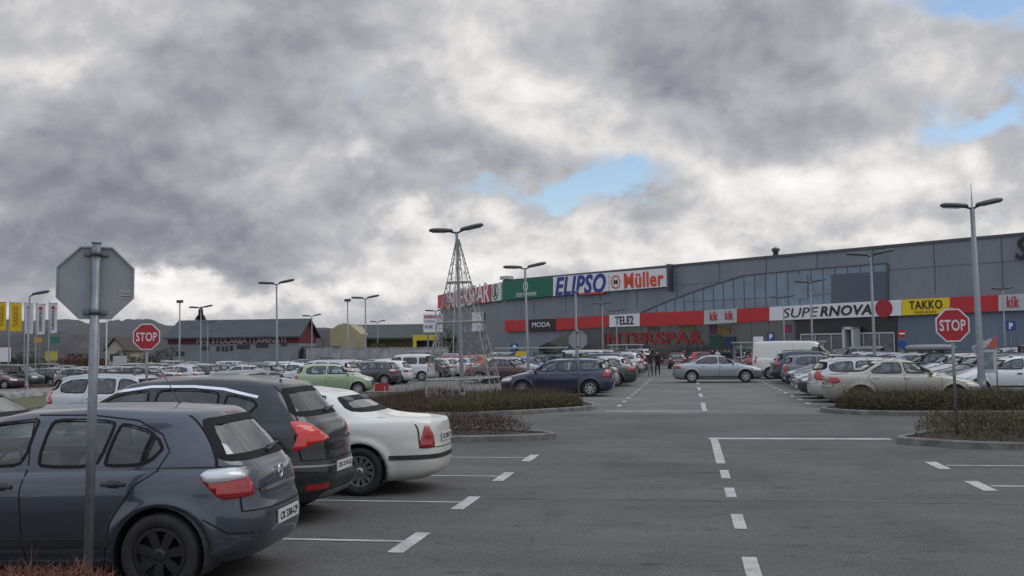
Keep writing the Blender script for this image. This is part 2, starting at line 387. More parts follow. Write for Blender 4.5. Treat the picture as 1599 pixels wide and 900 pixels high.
        top = [s.hit(view, v.x, v.z, off, c) for v in V]; mb = MB(); n = len(V)
        low = [s.hit(view, v.x, v.z, off - thick, c) for v in V] if thick else []
        fs = F + ([(a, b, n + b, n + a) for a, b in bd] if thick else [])
        P = top + low
        if mirror == 'only': P = [Vector((p.x, -p.y, p.z)) for p in P]
        mb.add(P, fs)
        if mirror is True: mb.add([Vector((p.x, -p.y, p.z)) for p in P], fs)
        return mb
    def ribbon(s, line, width, view, off=.002, closed=False, c=(0, 0), out=None, sub=2, mirror=True, mb=None):
        L = dense(line, closed, .035); n = len(L); mb = mb or MB(); rows = []
        for i in range(n):
            a = L[i - 1] if closed or i else L[0]; b = L[(i + 1) % n] if closed or i < n - 1 else L[-1]
            d = Vector((b[0] - a[0], b[1] - a[1])).normalized(); nn = Vector((-d.y, d.x))
            w0, w1 = (-width / 2, width / 2) if out is None else out
            rows.append([s.hit(view, L[i][0] + nn.x * (w0 + (w1 - w0) * t / sub), L[i][1] + nn.y * (w0 + (w1 - w0) * t / sub), off, c) for t in range(sub + 1)])
        V = sum(rows, []); m1 = sub + 1
        F = [(i * m1 + t, ((i + 1) % n) * m1 + t, ((i + 1) % n) * m1 + t + 1, i * m1 + t + 1) for i in range(n if closed else n - 1) for t in range(sub)]
        mb.add(V, F)
        if mirror: mb.add([Vector((p.x, -p.y, p.z)) for p in V], F)
        return mb
    def cut(s, test, poly, ax):
        """open a hole: faces inside go, the rim is drawn onto the outline"""
        ins = {v for v in s.bm.verts if test(v) and in_poly(ax(v.co)[0], ax(v.co)[1], poly)}
        dl = [f for f in s.bm.faces if all(v in ins for v in f.verts)]
        keep = {v for f in s.bm.faces for v in f.verts if v in ins} & {v for f in s.bm.faces if not all(q in ins for q in f.verts) for v in f.verts}
        bmesh.ops.delete(s.bm, geom=dl, context='FACES')
        return [v for v in keep if v.is_valid]
def ccw(poly):
    a = sum(poly[i - 1][0] * poly[i][1] - poly[i][0] * poly[i - 1][1] for i in range(len(poly)))
    return poly if a > 0 else poly[::-1]
def rings_for(p):
    L, W = p['L'], p['W'] / 2; g = p
    zb0, zb1 = g['belt']                       # belt height at rear, at front
    fx, fz = g['cowl']; tx, tz = g['rf']; rx, rz = g['rr']; bx, bz = g['rg']; wr = g.get('wr', .72) * W; wb = g.get('wb_', .90) * W
    nose = g.get('nose', .74); gr = g.get('gr', .17); T = g['tail']; fn = g.get('nf', 3.3); rn = g.get('nr', 4.6)
    xf4, xf5, xf6, xf7 = g.get('front', (L - .03, L - .10, L - .22, L - .48))
    H = g['H']; zside = .5 * (zb0 + zb1)
    R = lambda xr, xf, w, z, nr=rn, nf=fn, **k: dict(xr=xr, xf=xf, w=w, z=z, nr=nr, nf=nf, **k)
    rs = [R(.25, L - .22, W * .88, gr), R(.07, L - .09, W * .965, gr + .05), R(.0, L, W * .995, gr + .2), R(0.0, L, W * 1.0, .58),
          R(T[0][0], xf4, W * 1.0, [(T[0][0], T[0][1]), (.7, .70), (L - .7, .69), (L, nose - .08)]),
          R(T[1][0], xf5, W * .992, [(T[1][0], T[1][1]), (.6, zb0 - .12), (L - 1.1, zb1 - .13), (L - .4, nose + .02), (L, nose)]),
          R(T[2][0], xf6, W * .955, [(T[2][0], T[2][1]), (.6 + T[2][0], zb0 - .03), (fx, zb1 - .03), (L - .55, nose + .09), (L, nose + .04)]),
          R(T[3][0], xf7, W * .925, [(T[3][0], T[3][1]), (.6 + T[3][0], zb0), (fx, zb1 - .005), (L - .75, nose + .15), (L - .4, nose + .10)]),
          R(bx, fx, wb, [(bx, bz), (bx + .5, zb0 + .025), (fx - .45, zb1 + .015), (fx, fz)], 5.0, 3.6),
          R(bx + (rx - bx) * .5 , fx + (tx - fx) * .5, wb + (wr - wb) * .42, [(bx, bz + (rz - bz) * .5), ((bx + rx) / 2 + .35, (zb0 + H) / 2 - .01), ((fx + tx) / 2 - .4, (zb1 + H) / 2 - .01), ((fx + tx) / 2, (fz + tz) / 2)], 5.2, 3.8, bow=.05),
          R(rx, tx, wr, [(rx, rz), (rx + .35, H - .075), ((rx + tx) / 2, H - .05), (tx - .25, H - .085), (tx, tz)], 5.0, 4.0, bow=.07),
          R(rx + .07, tx - .10, wr * .86, [(rx, rz + .02), (rx + .4, H - .035), ((rx + tx) / 2, H - .012), (tx - .3, H - .045), (tx, tz + .02)], 4.0, 3.6, bow=.07),
          R(rx + .45, tx - .5, .05, [(rx, H - .01), ((rx + tx) / 2, H), (tx, H - .02)], 3, 3)]
    return rs
TYPES = {}
def wheel_meshes(r, cover, mi):
    t = MB(); wd = .105
    t.lathe([(r * .66, -wd * .8), (r * .80, -wd), (r * .93, -wd * .98), (r * .985, -wd * .8), (r, -wd * .4), (r, wd * .4), (r * .985, wd * .8), (r * .93, wd * .98), (r * .80, wd), (r * .66, wd * .8), (r * .66, -wd * .8)], 36, axis='y')
    for k in range(3):   # grooves in the tread
        y = -.04 + .04 * k; t.lathe([(r + .001, y - .004), (r - .006, y), (r + .001, y + .004)], 36, axis='y')
    m = MB(); R = r * .665
    m.lathe([(R, .05), (R, .088), (R * .93, .09), (R * .90, .06), (R * .86, .02), (0.001, .02)], 36, axis='y')   # rim barrel and dark disc
    d = MB(); n = cover['n']
    for k in range(n):
        a = 2 * math.pi * (k + .3) / n
        c, s_ = math.cos(a), math.sin(a); p = Vector((-s_, 0, c)); q = Vector((c, 0, s_)); w0, w1 = cover['w']
        pts = [(R * .12, w0), (R * .92, w1)]
        vs = [q * r_ + p * (sg * w_) + Vector((0, yy, 0)) for r_, w_ in pts for sg in (-1, 1) for yy in (.05, .082 if r_ > .1 else .075)]
        d.add(vs, [(0, 1, 3, 2), (4, 6, 7, 5), (1, 5, 7, 3), (0, 2, 6, 4), (0, 4, 5, 1), (2, 3, 7, 6)])
    d.lathe([(R * .24, .03), (R * .24, .085), (R * .15, .094), (.001, .094)], 20, axis='y')
    d.lathe([(R * .99, .07), (R * .99, .092), (R * .88, .092), (R * .86, .07)], 36, axis='y')
    return t.mesh('wheel'), m.mesh('rim_barrel'), d.mesh('rim')
def make_type(key, p):
    """builds the meshes of one kind of car; slot 'paint' is filled per car"""
    p['rings'] = rings_for(p)
    sh = Shell(p); h = p['L'] / 2; parts = []          # (name, mesh, material, smooth, parent index or None)
    P = lambda poly: [(x - h, z) for x, z in poly]
    bm = sh.bm; r = p['r']
    wins = [smooth_poly(ccw(P(q)), 2, .12) for q in p['win']]
    fx, fz = p['cowl']; tx, tz = p['rf']; rx, rz = p['rr']; bx, bz = p['rg']; W = p['W'] / 2; wr = p.get('wr', .72) * W; wb = p.get('wb_', .9) * W
    ws = [(wb * .90, fz + .05), (wb * .955, fz + .05), (wr * .92, tz - .035), (-wr * .92, tz - .035), (-wb * .955, fz + .05)][1:]
    ws = smooth_poly(ccw(ws), 2, .07)
    rg = p.get('rearwin') or [(wb * .86, bz + .05), (wr * .88, rz - .04), (-wr * .88, rz - .04), (-wb * .86, bz + .05)]
    rgs = smooth_poly(ccw(rg), 2, .09) if rg != 'none' else None
    def shrink(poly, d):
        out = []; n = len(poly)
        for i in range(n):
            a, b = poly[i - 1], poly[(i + 1) % n]; q = Vector((b[0] - a[0], b[1] - a[1])).normalized(); out.append((poly[i][0] - q.y * d, poly[i][1] + q.x * d))
        return out
    snap = []
    for q in wins:
        qs = shrink(q, .010)
        for sg in (1, -1):
            for v in sh.cut(lambda v: v.co.y * sg > .3 and v.co.z > .8, qs, lambda c: (c.x, c.z)):
                t = nearest_on(qs, v.co.x, v.co.z); v.co.x, v.co.z = t.x, t.y
    qs = shrink(ws, .03)
    for v in sh.cut(lambda v: v.co.x > tx - h - .35 and v.normal.x > .1, qs, lambda c: (-c.y, c.z)):
        t = nearest_on(qs, -v.co.y, v.co.z); v.co = sh.hit(180, t.x, t.y, 0)
    if rgs:
        qs = shrink(rgs, .03)
        for v in sh.cut(lambda v: v.co.x < rx - h + .3 and v.normal.x < -.1, qs, lambda c: (c.y, c.z)):
            t = nearest_on(qs, v.co.y, v.co.z); v.co = sh.hit(0, t.x, t.y, 0)
    Ra = r + .05
    for wx in (p['rw'] - h, p['fw'] - h):
        circ = [(wx + Ra * math.cos(a), r + Ra * math.sin(a)) for a in np.linspace(0, 2 * math.pi, 49)[:-1]]
        for sg in (1, -1):
            for v in sh.cut(lambda v: v.co.y * sg > W * .4 and v.co.z < r + Ra + .02, circ, lambda c: (c.x, c.z)):
                d = Vector((v.co.x - wx, v.co.z - r)); 
                if d.length > .01: d = d.normalized() * Ra; v.co.x, v.co.z = wx + d.x, r + d.y
    me = bpy.data.meshes.new('body'); bm.to_mesh(me); parts.append(('body', me, 'paint', True, None))
    # wheel housings, underside
    mb = MB()
    for wx in (p['rw'] - h, p['fw'] - h):
        for sg in (1, -1):
            y0, y1 = sg * W * .5, sg * (W * .985); vs = []; n = 20
            for k in range(n + 1):
                a = rad(-25 + 230 * k / n); 
                for y in (y0, y1): vs.append((wx + (Ra + .002) * math.cos(a), y, r + (Ra + .002) * math.sin(a)))
            mb.add(vs, [(2 * k, 2 * k + 1, 2 * k + 3, 2 * k + 2) for k in range(n)]); mb.add([vs[2 * k] for k in range(n + 1)], [tuple(range(n + 1))])
    gr = p.get('gr', .17)
    xs = [.5 - h, p['rw'] - h - Ra, p['rw'] - h + Ra, p['fw'] - h - Ra, p['fw'] - h + Ra, h - .25]
    for a, b, y in ((0, 1, .66), (1, 2, .5), (2, 3, .87), (3, 4, .5), (4, 5, .82)): mb.box(xs[a], xs[b], -W * y, W * y, gr + .002, gr + .1)
    parts.append(('underbody', mb.mesh('underbody'), BLACKP, False, None))
    glass = DARKGLASS if p.get('dark') else CARGLASS
    # window surrounds and panes
    for q, g in zip(wins, p.get('wing', [glass] * len(wins))):
        for side in (False, 'only'):
            parts.append(('side_window', sh.patch(q, 90, -.001, 0, step=.12, mirror=side).mesh('side_window'), g, True, None))
    tr = MB()
    for q in wins: sh.ribbon(q, 0, 90, .003, True, out=(-.006, .020), mb=tr)
    sh.ribbon(ws, 0, 180, .003, True, out=(-.006, .045), mirror=False, mb=tr)
    if rgs: sh.ribbon(rgs, 0, 0, .003, True, out=(-.006, .05), mirror=False, mb=tr)
    for q in p.get('pillar', []): 
        for mm in (False, 'only'):
            t = sh.patch(P(q), 90, .002, 0, step=.12, mirror=mm); tr.add(t.v, t.f)
    parts.append(('window_trim', tr.mesh('window_trim'), SEALB, True, None))
    parts.append(('windscreen', sh.patch(ws, 180, -.001, 0, step=.12).mesh('windscreen'), CARGLASS, True, None))
    if rgs: parts.append(('rear_window', sh.patch(rgs, 0, -.001, 0, step=.12).mesh('rear_window'), DARKGLASS if p.get('dark') else REARGLASS, True, None))
    # seams
    sm = MB(); 
    for q in p['seams']: sh.ribbon(P(q), .011, 90, .0012, sub=1, mb=sm)
    hatch = p.get('hatch')
    if hatch and len(hatch) > 2: sh.ribbon([(-a, b) for a, b in hatch], .012, 0, .0015, sub=1, mirror=False, mb=sm); sh.ribbon([(hatch[0][0], hatch[0][1]), (0, hatch[0][1] - .01), (-hatch[0][0], hatch[0][1])], .012, 0, .0015, sub=1, mirror=False, mb=sm)
    if hatch: sh.ribbon(hatch, .012, 0, .0015, sub=1, mirror=False, mb=sm)
    nose = p.get('nose', .74)
    sh.ribbon([(-W * .72, nose + .02), (-W * .4, nose + .05), (0, nose + .06), (W * .4, nose + .05), (W * .72, nose + .02)], .008, 180, .0015, sub=1, mirror=False, mb=sm)
    parts.append(('panel_gaps', sm.mesh('panel_gaps'), SEALB, False, None))
    lo = MB()
    if p.get('rub'):
        z0, z1 = p['rub']; a0 = p['rw'] - h + Ra + .03; a1 = p['fw'] - h - Ra - .03
        t = sh.patch([(a0, z0), (a1, z0), (a1, z1), (a0, z1)], 90, .010, .012, step=.25, mirror=True); lo.add(t.v, t.f)
    for q in p.get('lowtrim', []):
        v, poly = q; c = (0, 0) if v in (0, 180) else None
        t = sh.patch(poly if v in (0, 180) else P(poly), v, .008, .012, step=.10, mirror=(v == 90)); lo.add(t.v, t.f)
    if lo.v: parts.append(('bumper_trim', lo.mesh('bumper_trim'), BLACKP, False, None))
    gz = p.get('grille', (.42, .68, .5))
    parts.append(('grille', sh.patch(smooth_poly([(-W * gz[2], gz[0]), (W * gz[2], gz[0]), (W * gz[2] * 1.05, gz[1]), (-W * gz[2] * 1.05, gz[1])], 1, .1), 180, .004, .006, step=.1).mesh('grille'), BLACKP, False, None))
    parts.append(('air_intake', sh.patch(smooth_poly([(-W * .62, .24), (W * .62, .24), (W * .58, .36), (-W * .58, .36)], 1, .1), 180, .004, .006, step=.1).mesh('air_intake'), BLACKP, False, None))
    cx, cy = 0, 0
    # lights
    for mm in (False, 'only'):
        for li, (v, c, poly, m) in enumerate(p['tl']):
            parts.append(('taillight' if li == 0 else 'lamp_lens', sh.patch(smooth_poly(ccw(poly), 2, .14), v, .008 if li == 0 else .014, .014 if li == 0 else .005, (c[0] - h, c[1]), step=.05, mirror=mm).mesh('taillight'), m, True, None if li == 0 else 'prev'))
        v, c, poly = p['hl']
        parts.append(('headlight', sh.patch(smooth_poly(ccw(poly), 2, .14), v, .006, .012, (c[0] - h, c[1]), step=.05, mirror=mm).mesh('headlight'), CLEARL, True, None))
    # handles
    for x, z in p.get('handles', []):
        for sg, mm in ((1, False), (-1, True)):
            hd = MB(); c = sh.hit(90, x - h, z, 0); ny = c.y
            hd.rbox(x - h - .095, x - h + .095, ny - .005, ny + .028, z - .013, z + .018, .012)
            hd.rbox(x - h - .05, x - h + .05, ny - .01, ny + .008, z - .03, z + .03, .01)
            if mm: hd.v = [(a, -b, q) for a, b, q in hd.v]
            parts.append(('door_handle', hd.mesh('door_handle'), p.get('handle_mat', 'paint'), True, None))
    # mirrors
    mx, mz = p['mirror']; c = sh.hit(90, mx - h, mz - .02, 0)
    for sg in (1, -1):
        m = MB(); n = 10; ys = c.y
        prof = [(0, .35), (.03, .8), (.10, 1), (.17, .97), (.21, .7), (.225, .3)]
        for i, (dy, s_) in enumerate(prof):
            pass
        vs = []
        for dy, s_ in prof:
            for k in range(12):
                a = 2 * math.pi * k / 12; ca, sa = math.cos(a), math.sin(a)
                vs.append((mx - h + .02 + .055 * s_ * math.copysign(abs(ca) ** .7, ca) + dy * -.12, sg * (ys + dy), mz + .015 + .075 * s_ * math.copysign(abs(sa) ** .7, sa)))
        m.add(vs, [(i * 12 + k, i * 12 + (k + 1) % 12, (i + 1) * 12 + (k + 1) % 12, (i + 1) * 12 + k) for i in range(len(prof) - 1) for k in range(12)] + [tuple(range(12)), tuple(range(60, 72))])
        parts.append(('door_mirror', m.mesh('door_mirror'), p.get('mirror_mat', 'paint'), True, None))
    # plates
    for v, z in ((0, p.get('plate', .5)), (180, .42)):
        if v == 0 and 'plate' not in p: continue
        c = sh.hit(v, 0, z, .012); pm = MB(); sx = -1 if v == 0 else 1
        pm.box(c.x - .006, c.x + .006, -.26, .26, z - .055, z + .055); parts.append(('number_plate', pm.mesh('number_plate'), PLATEW, False, None))
        if v == 0:
            M = Matrix.Translation((c.x - .006, 0, z)) @ Matrix.Rotation(rad(-90), 4, 'Z')
            parts.append(('plate_lettering', ('text', p.get('ptext', 'CK 338-CP'), M), INK, False, 'prev'))
    # interior
    it = MB(); zf = .35; sw = W * .62
    xf_, xb_ = fx - 1.25 - h, max(bx + .5, 1.0) - h
    for sg in (1, -1):
        for x0, yc, wd in ((xf_ - .3, sg * W * .42, .24), (xf_ - 1.15, sg * W * .40, .27)):
            if wd > .25: x0 = max(x0, rx - h + .10)
            it.rbox(x0, x0 + .5, yc - wd, yc + wd, zf, .58, .06)
            Mb = Matrix.Translation((x0, 0, .5)) @ Matrix.Rotation(rad(-14), 4, 'Y')
            it.rbox(-.12, .04, yc - wd, yc + wd, 0, .58, .05, M=Mb); it.rbox(-.10, .02, yc - .12, yc + .12, .60, .78, .03, M=Mb)
    it.box(fx - .75 - h, fx - .12 - h, -W * .8, W * .8, .55, fz - .03)
    it.box(xb_, fx - .2 - h, -W * .8, W * .8, gr + .11, zf)
    parts.append(('seats', it.mesh('seats'), SEAT, False, None))
    stw = MB(); 
    M = Matrix.Translation((fx - .88 - h, W * .42, fz - .06)) @ Matrix.Rotation(rad(65), 4, 'Y')
    pts = [M @ Vector((.18 * math.cos(a), .18 * math.sin(a), 0)) for a in np.linspace(0, 2 * math.pi, 19)]
    stw.tube(pts, .014, 6); parts.append(('steering_wheel', stw.mesh('steering_wheel'), DASH, True, None))
    # extras
    for e in p.get('extra', []):
        parts.append(e(sh, h, p))
    tm, bmn, dm = wheel_meshes(r, p.get('cover', dict(n=7, w=(.03, .035))), None)
    TYPES[key] = dict(parts=parts, p=p, wheel=(tm, bmn, dm)); sh.bm.free()
    return TYPES[key]
_txt = {}
def car(key, color, loc, head, label, cat='car', group=None, name=None, full=True, rimmat=None, mats=None):
    """one car, its parts children of one empty; head in degrees (0 = nose to +X)"""
    T = TYPES[key]; p = T['p']; h = p['L'] / 2; pm = color
    root = thing(name or p.get('name', 'parked_car'), label, cat, (loc[0], loc[1], loc[2] if len(loc) > 2 else zg(loc[0], loc[1]) + 0.008), rad(head), group)
    if not full:
        if 'far' not in T:
            bm = bmesh.new(); ml = []
            for (nm, me, m, sm, par) in T['parts']:
                if nm in ('panel_gaps', 'plate_lettering', 'underbody', 'steering_wheel', 'door_handle', 'number_plate', 'interior'): 
                    if nm != 'underbody': continue
                if m not in ml: ml.append(m)
                k = len(bm.faces); bm.from_mesh(me); bm.faces.ensure_lookup_table()
                for f in bm.faces[k:]: f.material_index = ml.index(m); f.smooth = sm
            for wx in (p['rw'] - h, p['fw'] - h):
                for sg in (1, -1):
                    for q, m in ((T['wheel'][0], RUBBER), (T['wheel'][1], RIMD), (T['wheel'][2], RIM)):
                        if m not in ml: ml.append(m)
                        k = len(bm.faces); nv = len(bm.verts); bm.from_mesh(q); bm.faces.ensure_lookup_table(); bm.verts.ensure_lookup_table()
                        for v in bm.verts[nv:]: v.co = Vector((v.co.x + wx, sg * (v.co.y + p['W'] / 2 - .12), v.co.z + p['r']))
                        for f in bm.faces[k:]: f.material_index = ml.index(m); f.smooth = True
            me = bpy.data.meshes.new('car_shell'); bm.to_mesh(me); bm.free()
            for m in ml: me.materials.append(None if m == 'paint' else m)
            T['far'] = (me, [i for i, m in enumerate(ml) if m == 'paint'])
        bpy.data.objects.remove(root)
        me, idx = T['far']; o = bpy.data.objects.new(name or p.get('name', 'parked_car'), me); COL.objects.link(o)
        for i in idx: o.material_slots[i].link = 'OBJECT'; o.material_slots[i].material = pm
        o.location = (loc[0], loc[1], zg(loc[0], loc[1]) + .008); o.rotation_euler = (0, 0, rad(head)); return tag(o, label, cat, group)
    prev = None
    for i, (nm, me, m, sm, par) in enumerate(T['parts']):
        if isinstance(me, tuple):
            tk = (key, me[1])
            if tk not in _txt:
                o = text_mesh(nm, me[1], INK, None, -.225, .225, -.032, .032, -.001, bold=.02, depth=.002, M=me[2]); _txt[tk] = o.data; bpy.data.objects.remove(o)
            me = _txt[tk]
        if mats and nm in mats: m = mats[nm]
        if not me.materials: me.materials.append(None if m == 'paint' else m)
        if sm and not me.polygons[0].use_smooth:
            me.polygons.foreach_set('use_smooth', [True] * len(me.polygons))
        o = bpy.data.objects.new(nm, me); COL.objects.link(o); o.parent = prev if par == 'prev' else root
        if m == 'paint': o.material_slots[0].link = 'OBJECT'; o.material_slots[0].material = pm
        elif o.material_slots[0].material is not m: o.material_slots[0].link = 'OBJECT'; o.material_slots[0].material = m
        if par != 'prev': prev = o
    tm, bmn, dm = T['wheel']
    if not tm.materials:
        tm.materials.append(RUBBER); bmn.materials.append(RIMD); dm.materials.append(None)
        for q in (tm, bmn): q.polygons.foreach_set('use_smooth', [True] * len(q.polygons))
    for wx in (p['rw'] - h, p['fw'] - h):
        for sg in (1, -1):
            o = bpy.data.objects.new('wheel', tm); COL.objects.link(o); o.parent = root; o.location = (wx, sg * (p['W'] / 2 - .12), p['r']); o.rotation_euler = (0, 0, 0 if sg > 0 else math.pi)
            b = bpy.data.objects.new('hub', bmn); COL.objects.link(b); b.parent = o
            d = bpy.data.objects.new('rim', dm); COL.objects.link(d); d.parent = o; d.material_slots[0].link = 'OBJECT'; d.material_slots[0].material = rimmat or RIM
    return root
# ---- extras
def antenna(x, z, ln=.35, lean=-.22):
    def f(sh, h, p):
        m = MB(); m.tube([(x - h, 0, z - .02), (x - h, 0, z + .02)], [.02, .012], 8); m.tube([(x - h, 0, z), (x - h + lean, 0, z + ln)], [.005, .003], 5)
        return ('aerial', m.mesh('aerial'), BLACKP, False, None)
    return f
def wiper(z0, z1, y0, y1):
    def f(sh, h, p):
        m = MB(); a = sh.hit(0, y0, z0, .02); b = sh.hit(0, y1, z1, .02); m.tube([a, b], [.018, .009], 6)
        c = sh.hit(0, y0 + (y1 - y0) * .3, z0 + (z1 - z0) * .3 + .02, .012); m.tube([c, b + Vector((0, (y1 - y0) * .12, .0))], .009, 4)
        return ('wiper', m.mesh('wiper'), BLACKP, False, None)
    return f
def strip(line, width, view, m, name='chrome_strip', mirror=False, off=.008):
    def f(sh, h, p):
        l = [(x - h, z) for x, z in line] if view == 90 else line
        return (name, sh.ribbon(l, width, view, off, sub=2, mirror=mirror).mesh(name), m, True, None)
    return f
def surf(poly, view, m, name, mirror=False, off=.006, th=.01, rel=True, c=(0, 0)):
    def f(sh, h, p):
        l = [(x - h, z) for x, z in poly] if view == 90 and rel else poly
        return (name, sh.patch(l, view, off, th, (c[0] - h, c[1]) if c != (0, 0) else c, step=.07, mirror=mirror).mesh(name), m, False, None)
    return f
def rails(x0, x1, z, y, mt=None):
    def f(sh, h, p):
        m = MB()
        for sg in (1, -1):
            m.tube([(x0 - h, sg * y, z - .05), (x0 - h + .08, sg * y, z), ((x0 + x1) / 2 - h, sg * y, z + .015), (x1 - h - .1, sg * y, z - .005), (x1 - h, sg * y, z - .06)], .016, 6)
        return ('roof_rails', m.mesh('roof_rails'), mt or BLACKP, True, None)
    return f
def spoiler(x0, x1, z, w, m='paint'):
    def f(sh, h, p):
        mb = MB(); mb.rbox(x0 - h, x1 - h, -w, w, z - .03, z + .012, .05, 4, M=Matrix.Rotation(rad(2), 4, 'Y'))
        return ('spoiler', mb.mesh('spoiler'), m, True, None)
    return f
def emblem(z, rr=.055):
    def f(sh, h, p):
        m = MB(); c = sh.hit(0, 0, z, .012)
        pts = [(c.x, rr * math.cos(a), z + rr * math.sin(a)) for a in np.linspace(0, 2 * math.pi, 25)]
        m.tube(pts, .007, 5); m.tube([(c.x - .002, rr * 1.25, z - .005), (c.x - .004, -.01, z + .012), (c.x - .004, .01, z - .012), (c.x - .002, -rr * 1.25, z + .005)], .006, 4)
        return ('emblem', m.mesh('emblem'), CHROME, True, None)
    return f
# ---- kinds (x measured forward from the rear bumper)
make_type('hatch', dict(name='parked_hatchback', L=4.25, W=1.76, H=1.46, rw=.74, fw=3.35, r=.317, belt=(.965, .93), cowl=(3.18, 1.0), rf=(2.30, 1.335), rr=(.50, 1.39), rg=(.15, .98), wr=.71, wb_=.92,
    tail=((.05, .70), (.06, .84), (.09, .92), (.12, .955)), nose=.70, nr=4.4, gr=.20,
    win=[[(2.85, .995), (2.69, 1.09), (2.41, 1.24), (2.19, 1.325), (1.91, 1.352), (1.84, 1.352), (1.89, .98)], [(1.79, .98), (1.74, 1.353), (1.46, 1.352), (1.18, 1.335), (1.27, .985)], [(1.24, .985), (1.16, 1.330), (0.93, 1.27), (0.81, 1.19), (0.77, 1.12), (0.84, 1.04), (0.93, .995)]],
    seams=[[(1.85, .97), (1.88, .80), (1.85, .45), (1.82, .24)], [(1.89, 1.37), (1.85, 1.0)], [(3.02, .96), (3.04, .80), (3, .60), (2.96, .26)], [(1.87, 1.385), (1.42, 1.385), (1.02, 1.34), (0.8, 1.23), (0.72, 1.1), (0.8, .95), (0.95, .85), (1.04, .72), (1.14, .56), (1.19, .26)], [(1.82, .40), (1.22, .40)], [(1.89, .40), (2.92, .40)], [(0.02, .44), (0.25, .46), (0.42, .58)]],
    hatch=[(-.63, .62), (-.60, .9), (-.66, .98), (-.5, 1.37)],
    handles=[(2.04, .84), (1.12, .86)], handle_mat=BLACKP, mirror=(2.82, .99), plate=.52, ptext='CK 338-CP',
    tl=[(66, (.20, .80), [(.22, .911), (.165, .943), (0, .957), (-.08, .948), (-.16, .883), (-.225, .735), (.035, .717), (.09, .745), (.21, .88)], REDL), (66, (.20, .80), [(.219, .913), (.165, .946), (0, .96), (-.08, .951), (-.155, .878), (0, .862), (.17, .85)], CLEARL)],
    hl=(150, (4.05, .62), [(-.25, .62), (.15, .60), (.2, .72), (-.3, .78)]), cover=dict(n=7, w=(.028, .04)),
    rub=(.38, .44), rearwin=[(.60, 1.01), (.63, 1.05), (.50, 1.345), (-.50, 1.345), (-.63, 1.05), (-.60, 1.01)],
    extra=[antenna(.95, 1.44, .36, -.0 + .22), wiper(1.03, 1.07, 0, -.38), strip([(-.44, .765), (0, .775), (.44, .765)], .03, 0, CHROME), emblem(.87), surf([(-.11, 1.366), (.11, 1.366), (.11, 1.378), (-.11, 1.378)], 0, REDL, 'brake_light', off=.004)]))
make_type('crossover', dict(name='parked_crossover', L=4.37, W=1.84, H=1.62, rw=.83, fw=3.44, r=.335, belt=(1.10, 1.0), cowl=(3.35, 1.08), rf=(2.40, 1.50), rr=(.52, 1.50), rg=(.20, 1.13), wr=.70, wb_=.90, dark=True,
    tail=((.04, .74), (.05, .90), (.08, 1.02), (.12, 1.09)), nose=.78, gr=.22, nr=4.2,
    win=[[(3.05, 1.06), (2.7, 1.27), (2.4, 1.42), (2.0, 1.475), (2.02, 1.09)], [(1.95, 1.09), (1.92, 1.477), (1.45, 1.472), (1.18, 1.44), (1.2, 1.12)], [(1.13, 1.13), (1.11, 1.432), (.80, 1.36), (.74, 1.30), (.85, 1.18)]],
    seams=[[(1.98, 1.06), (2.0, .8), (1.96, .3)], [(3.2, 1.0), (3.22, .8), (3.1, .3)], [(1.15, 1.1), (1.1, .95), (1.25, .7), (1.32, .5), (1.34, .3)], [(.03, .56), (.3, .58), (.44, .66)]],
    hatch=[(-.70, .70), (-.72, .95), (-.62, 1.13), (-.5, 1.5)], handles=[(2.2, .95), (1.3, .98)], mirror=(2.95, 1.1), plate=.60, ptext='ZG 215-LJ',
    tl=[(70, (.10, .82), [(.237, 1.12), (.115, 1.12), (-.046, 1.055), (-.20, .93), (-.18, .905), (0, .865), (.115, .81), (.20, .81), (.14, .965)], REDL2)],
    hl=(150, (4.15, .66), [(-.32, .70), (.15, .66), (.2, .80), (-.3, .90)]), cover=dict(n=5, w=(.05, .07)),
    lowtrim=[(0, [(-.80, .27), (.80, .27), (.82, .42), (.52, .47), (-.52, .47), (-.82, .42)]), (90, [(.06, .26), (.42, .26), (.40, .44), (.04, .44)])], rearwin=[(.60, 1.17), (.62, 1.22), (.50, 1.475), (-.50, 1.475), (-.62, 1.22), (-.60, 1.17)],
    extra=[antenna(.75, 1.60, .22, -.14), wiper(1.19, 1.22, 0, -.36), strip([(3.15, 1.09), (2.75, 1.29), (2.42, 1.45), (2.0, 1.505), (1.5, 1.505), (1.15, 1.475), (.76, 1.385)], .028, 90, CHROME, 'roof_trim', True),
           surf([(.44, .385), (.68, .385), (.68, .44), (.44, .44)], 0, REDL, 'reflector', off=.016), surf([(-.5, .30), (.5, .30), (.46, .35), (-.46, .35)], 0, mat('grey_plastic', (.12, .12, .125), .5), 'bumper_insert', off=.016), strip([(-.42, .90), (.42, .90)], .03, 0, BLACKP, 'latch_bar'),
           strip([(-.80, .645), (-.4, .625), (.4, .625), (.80, .645)], .02, 0, mat('dull_chrome', (.3, .3, .32), .3, .8), 'bumper_strip')]))
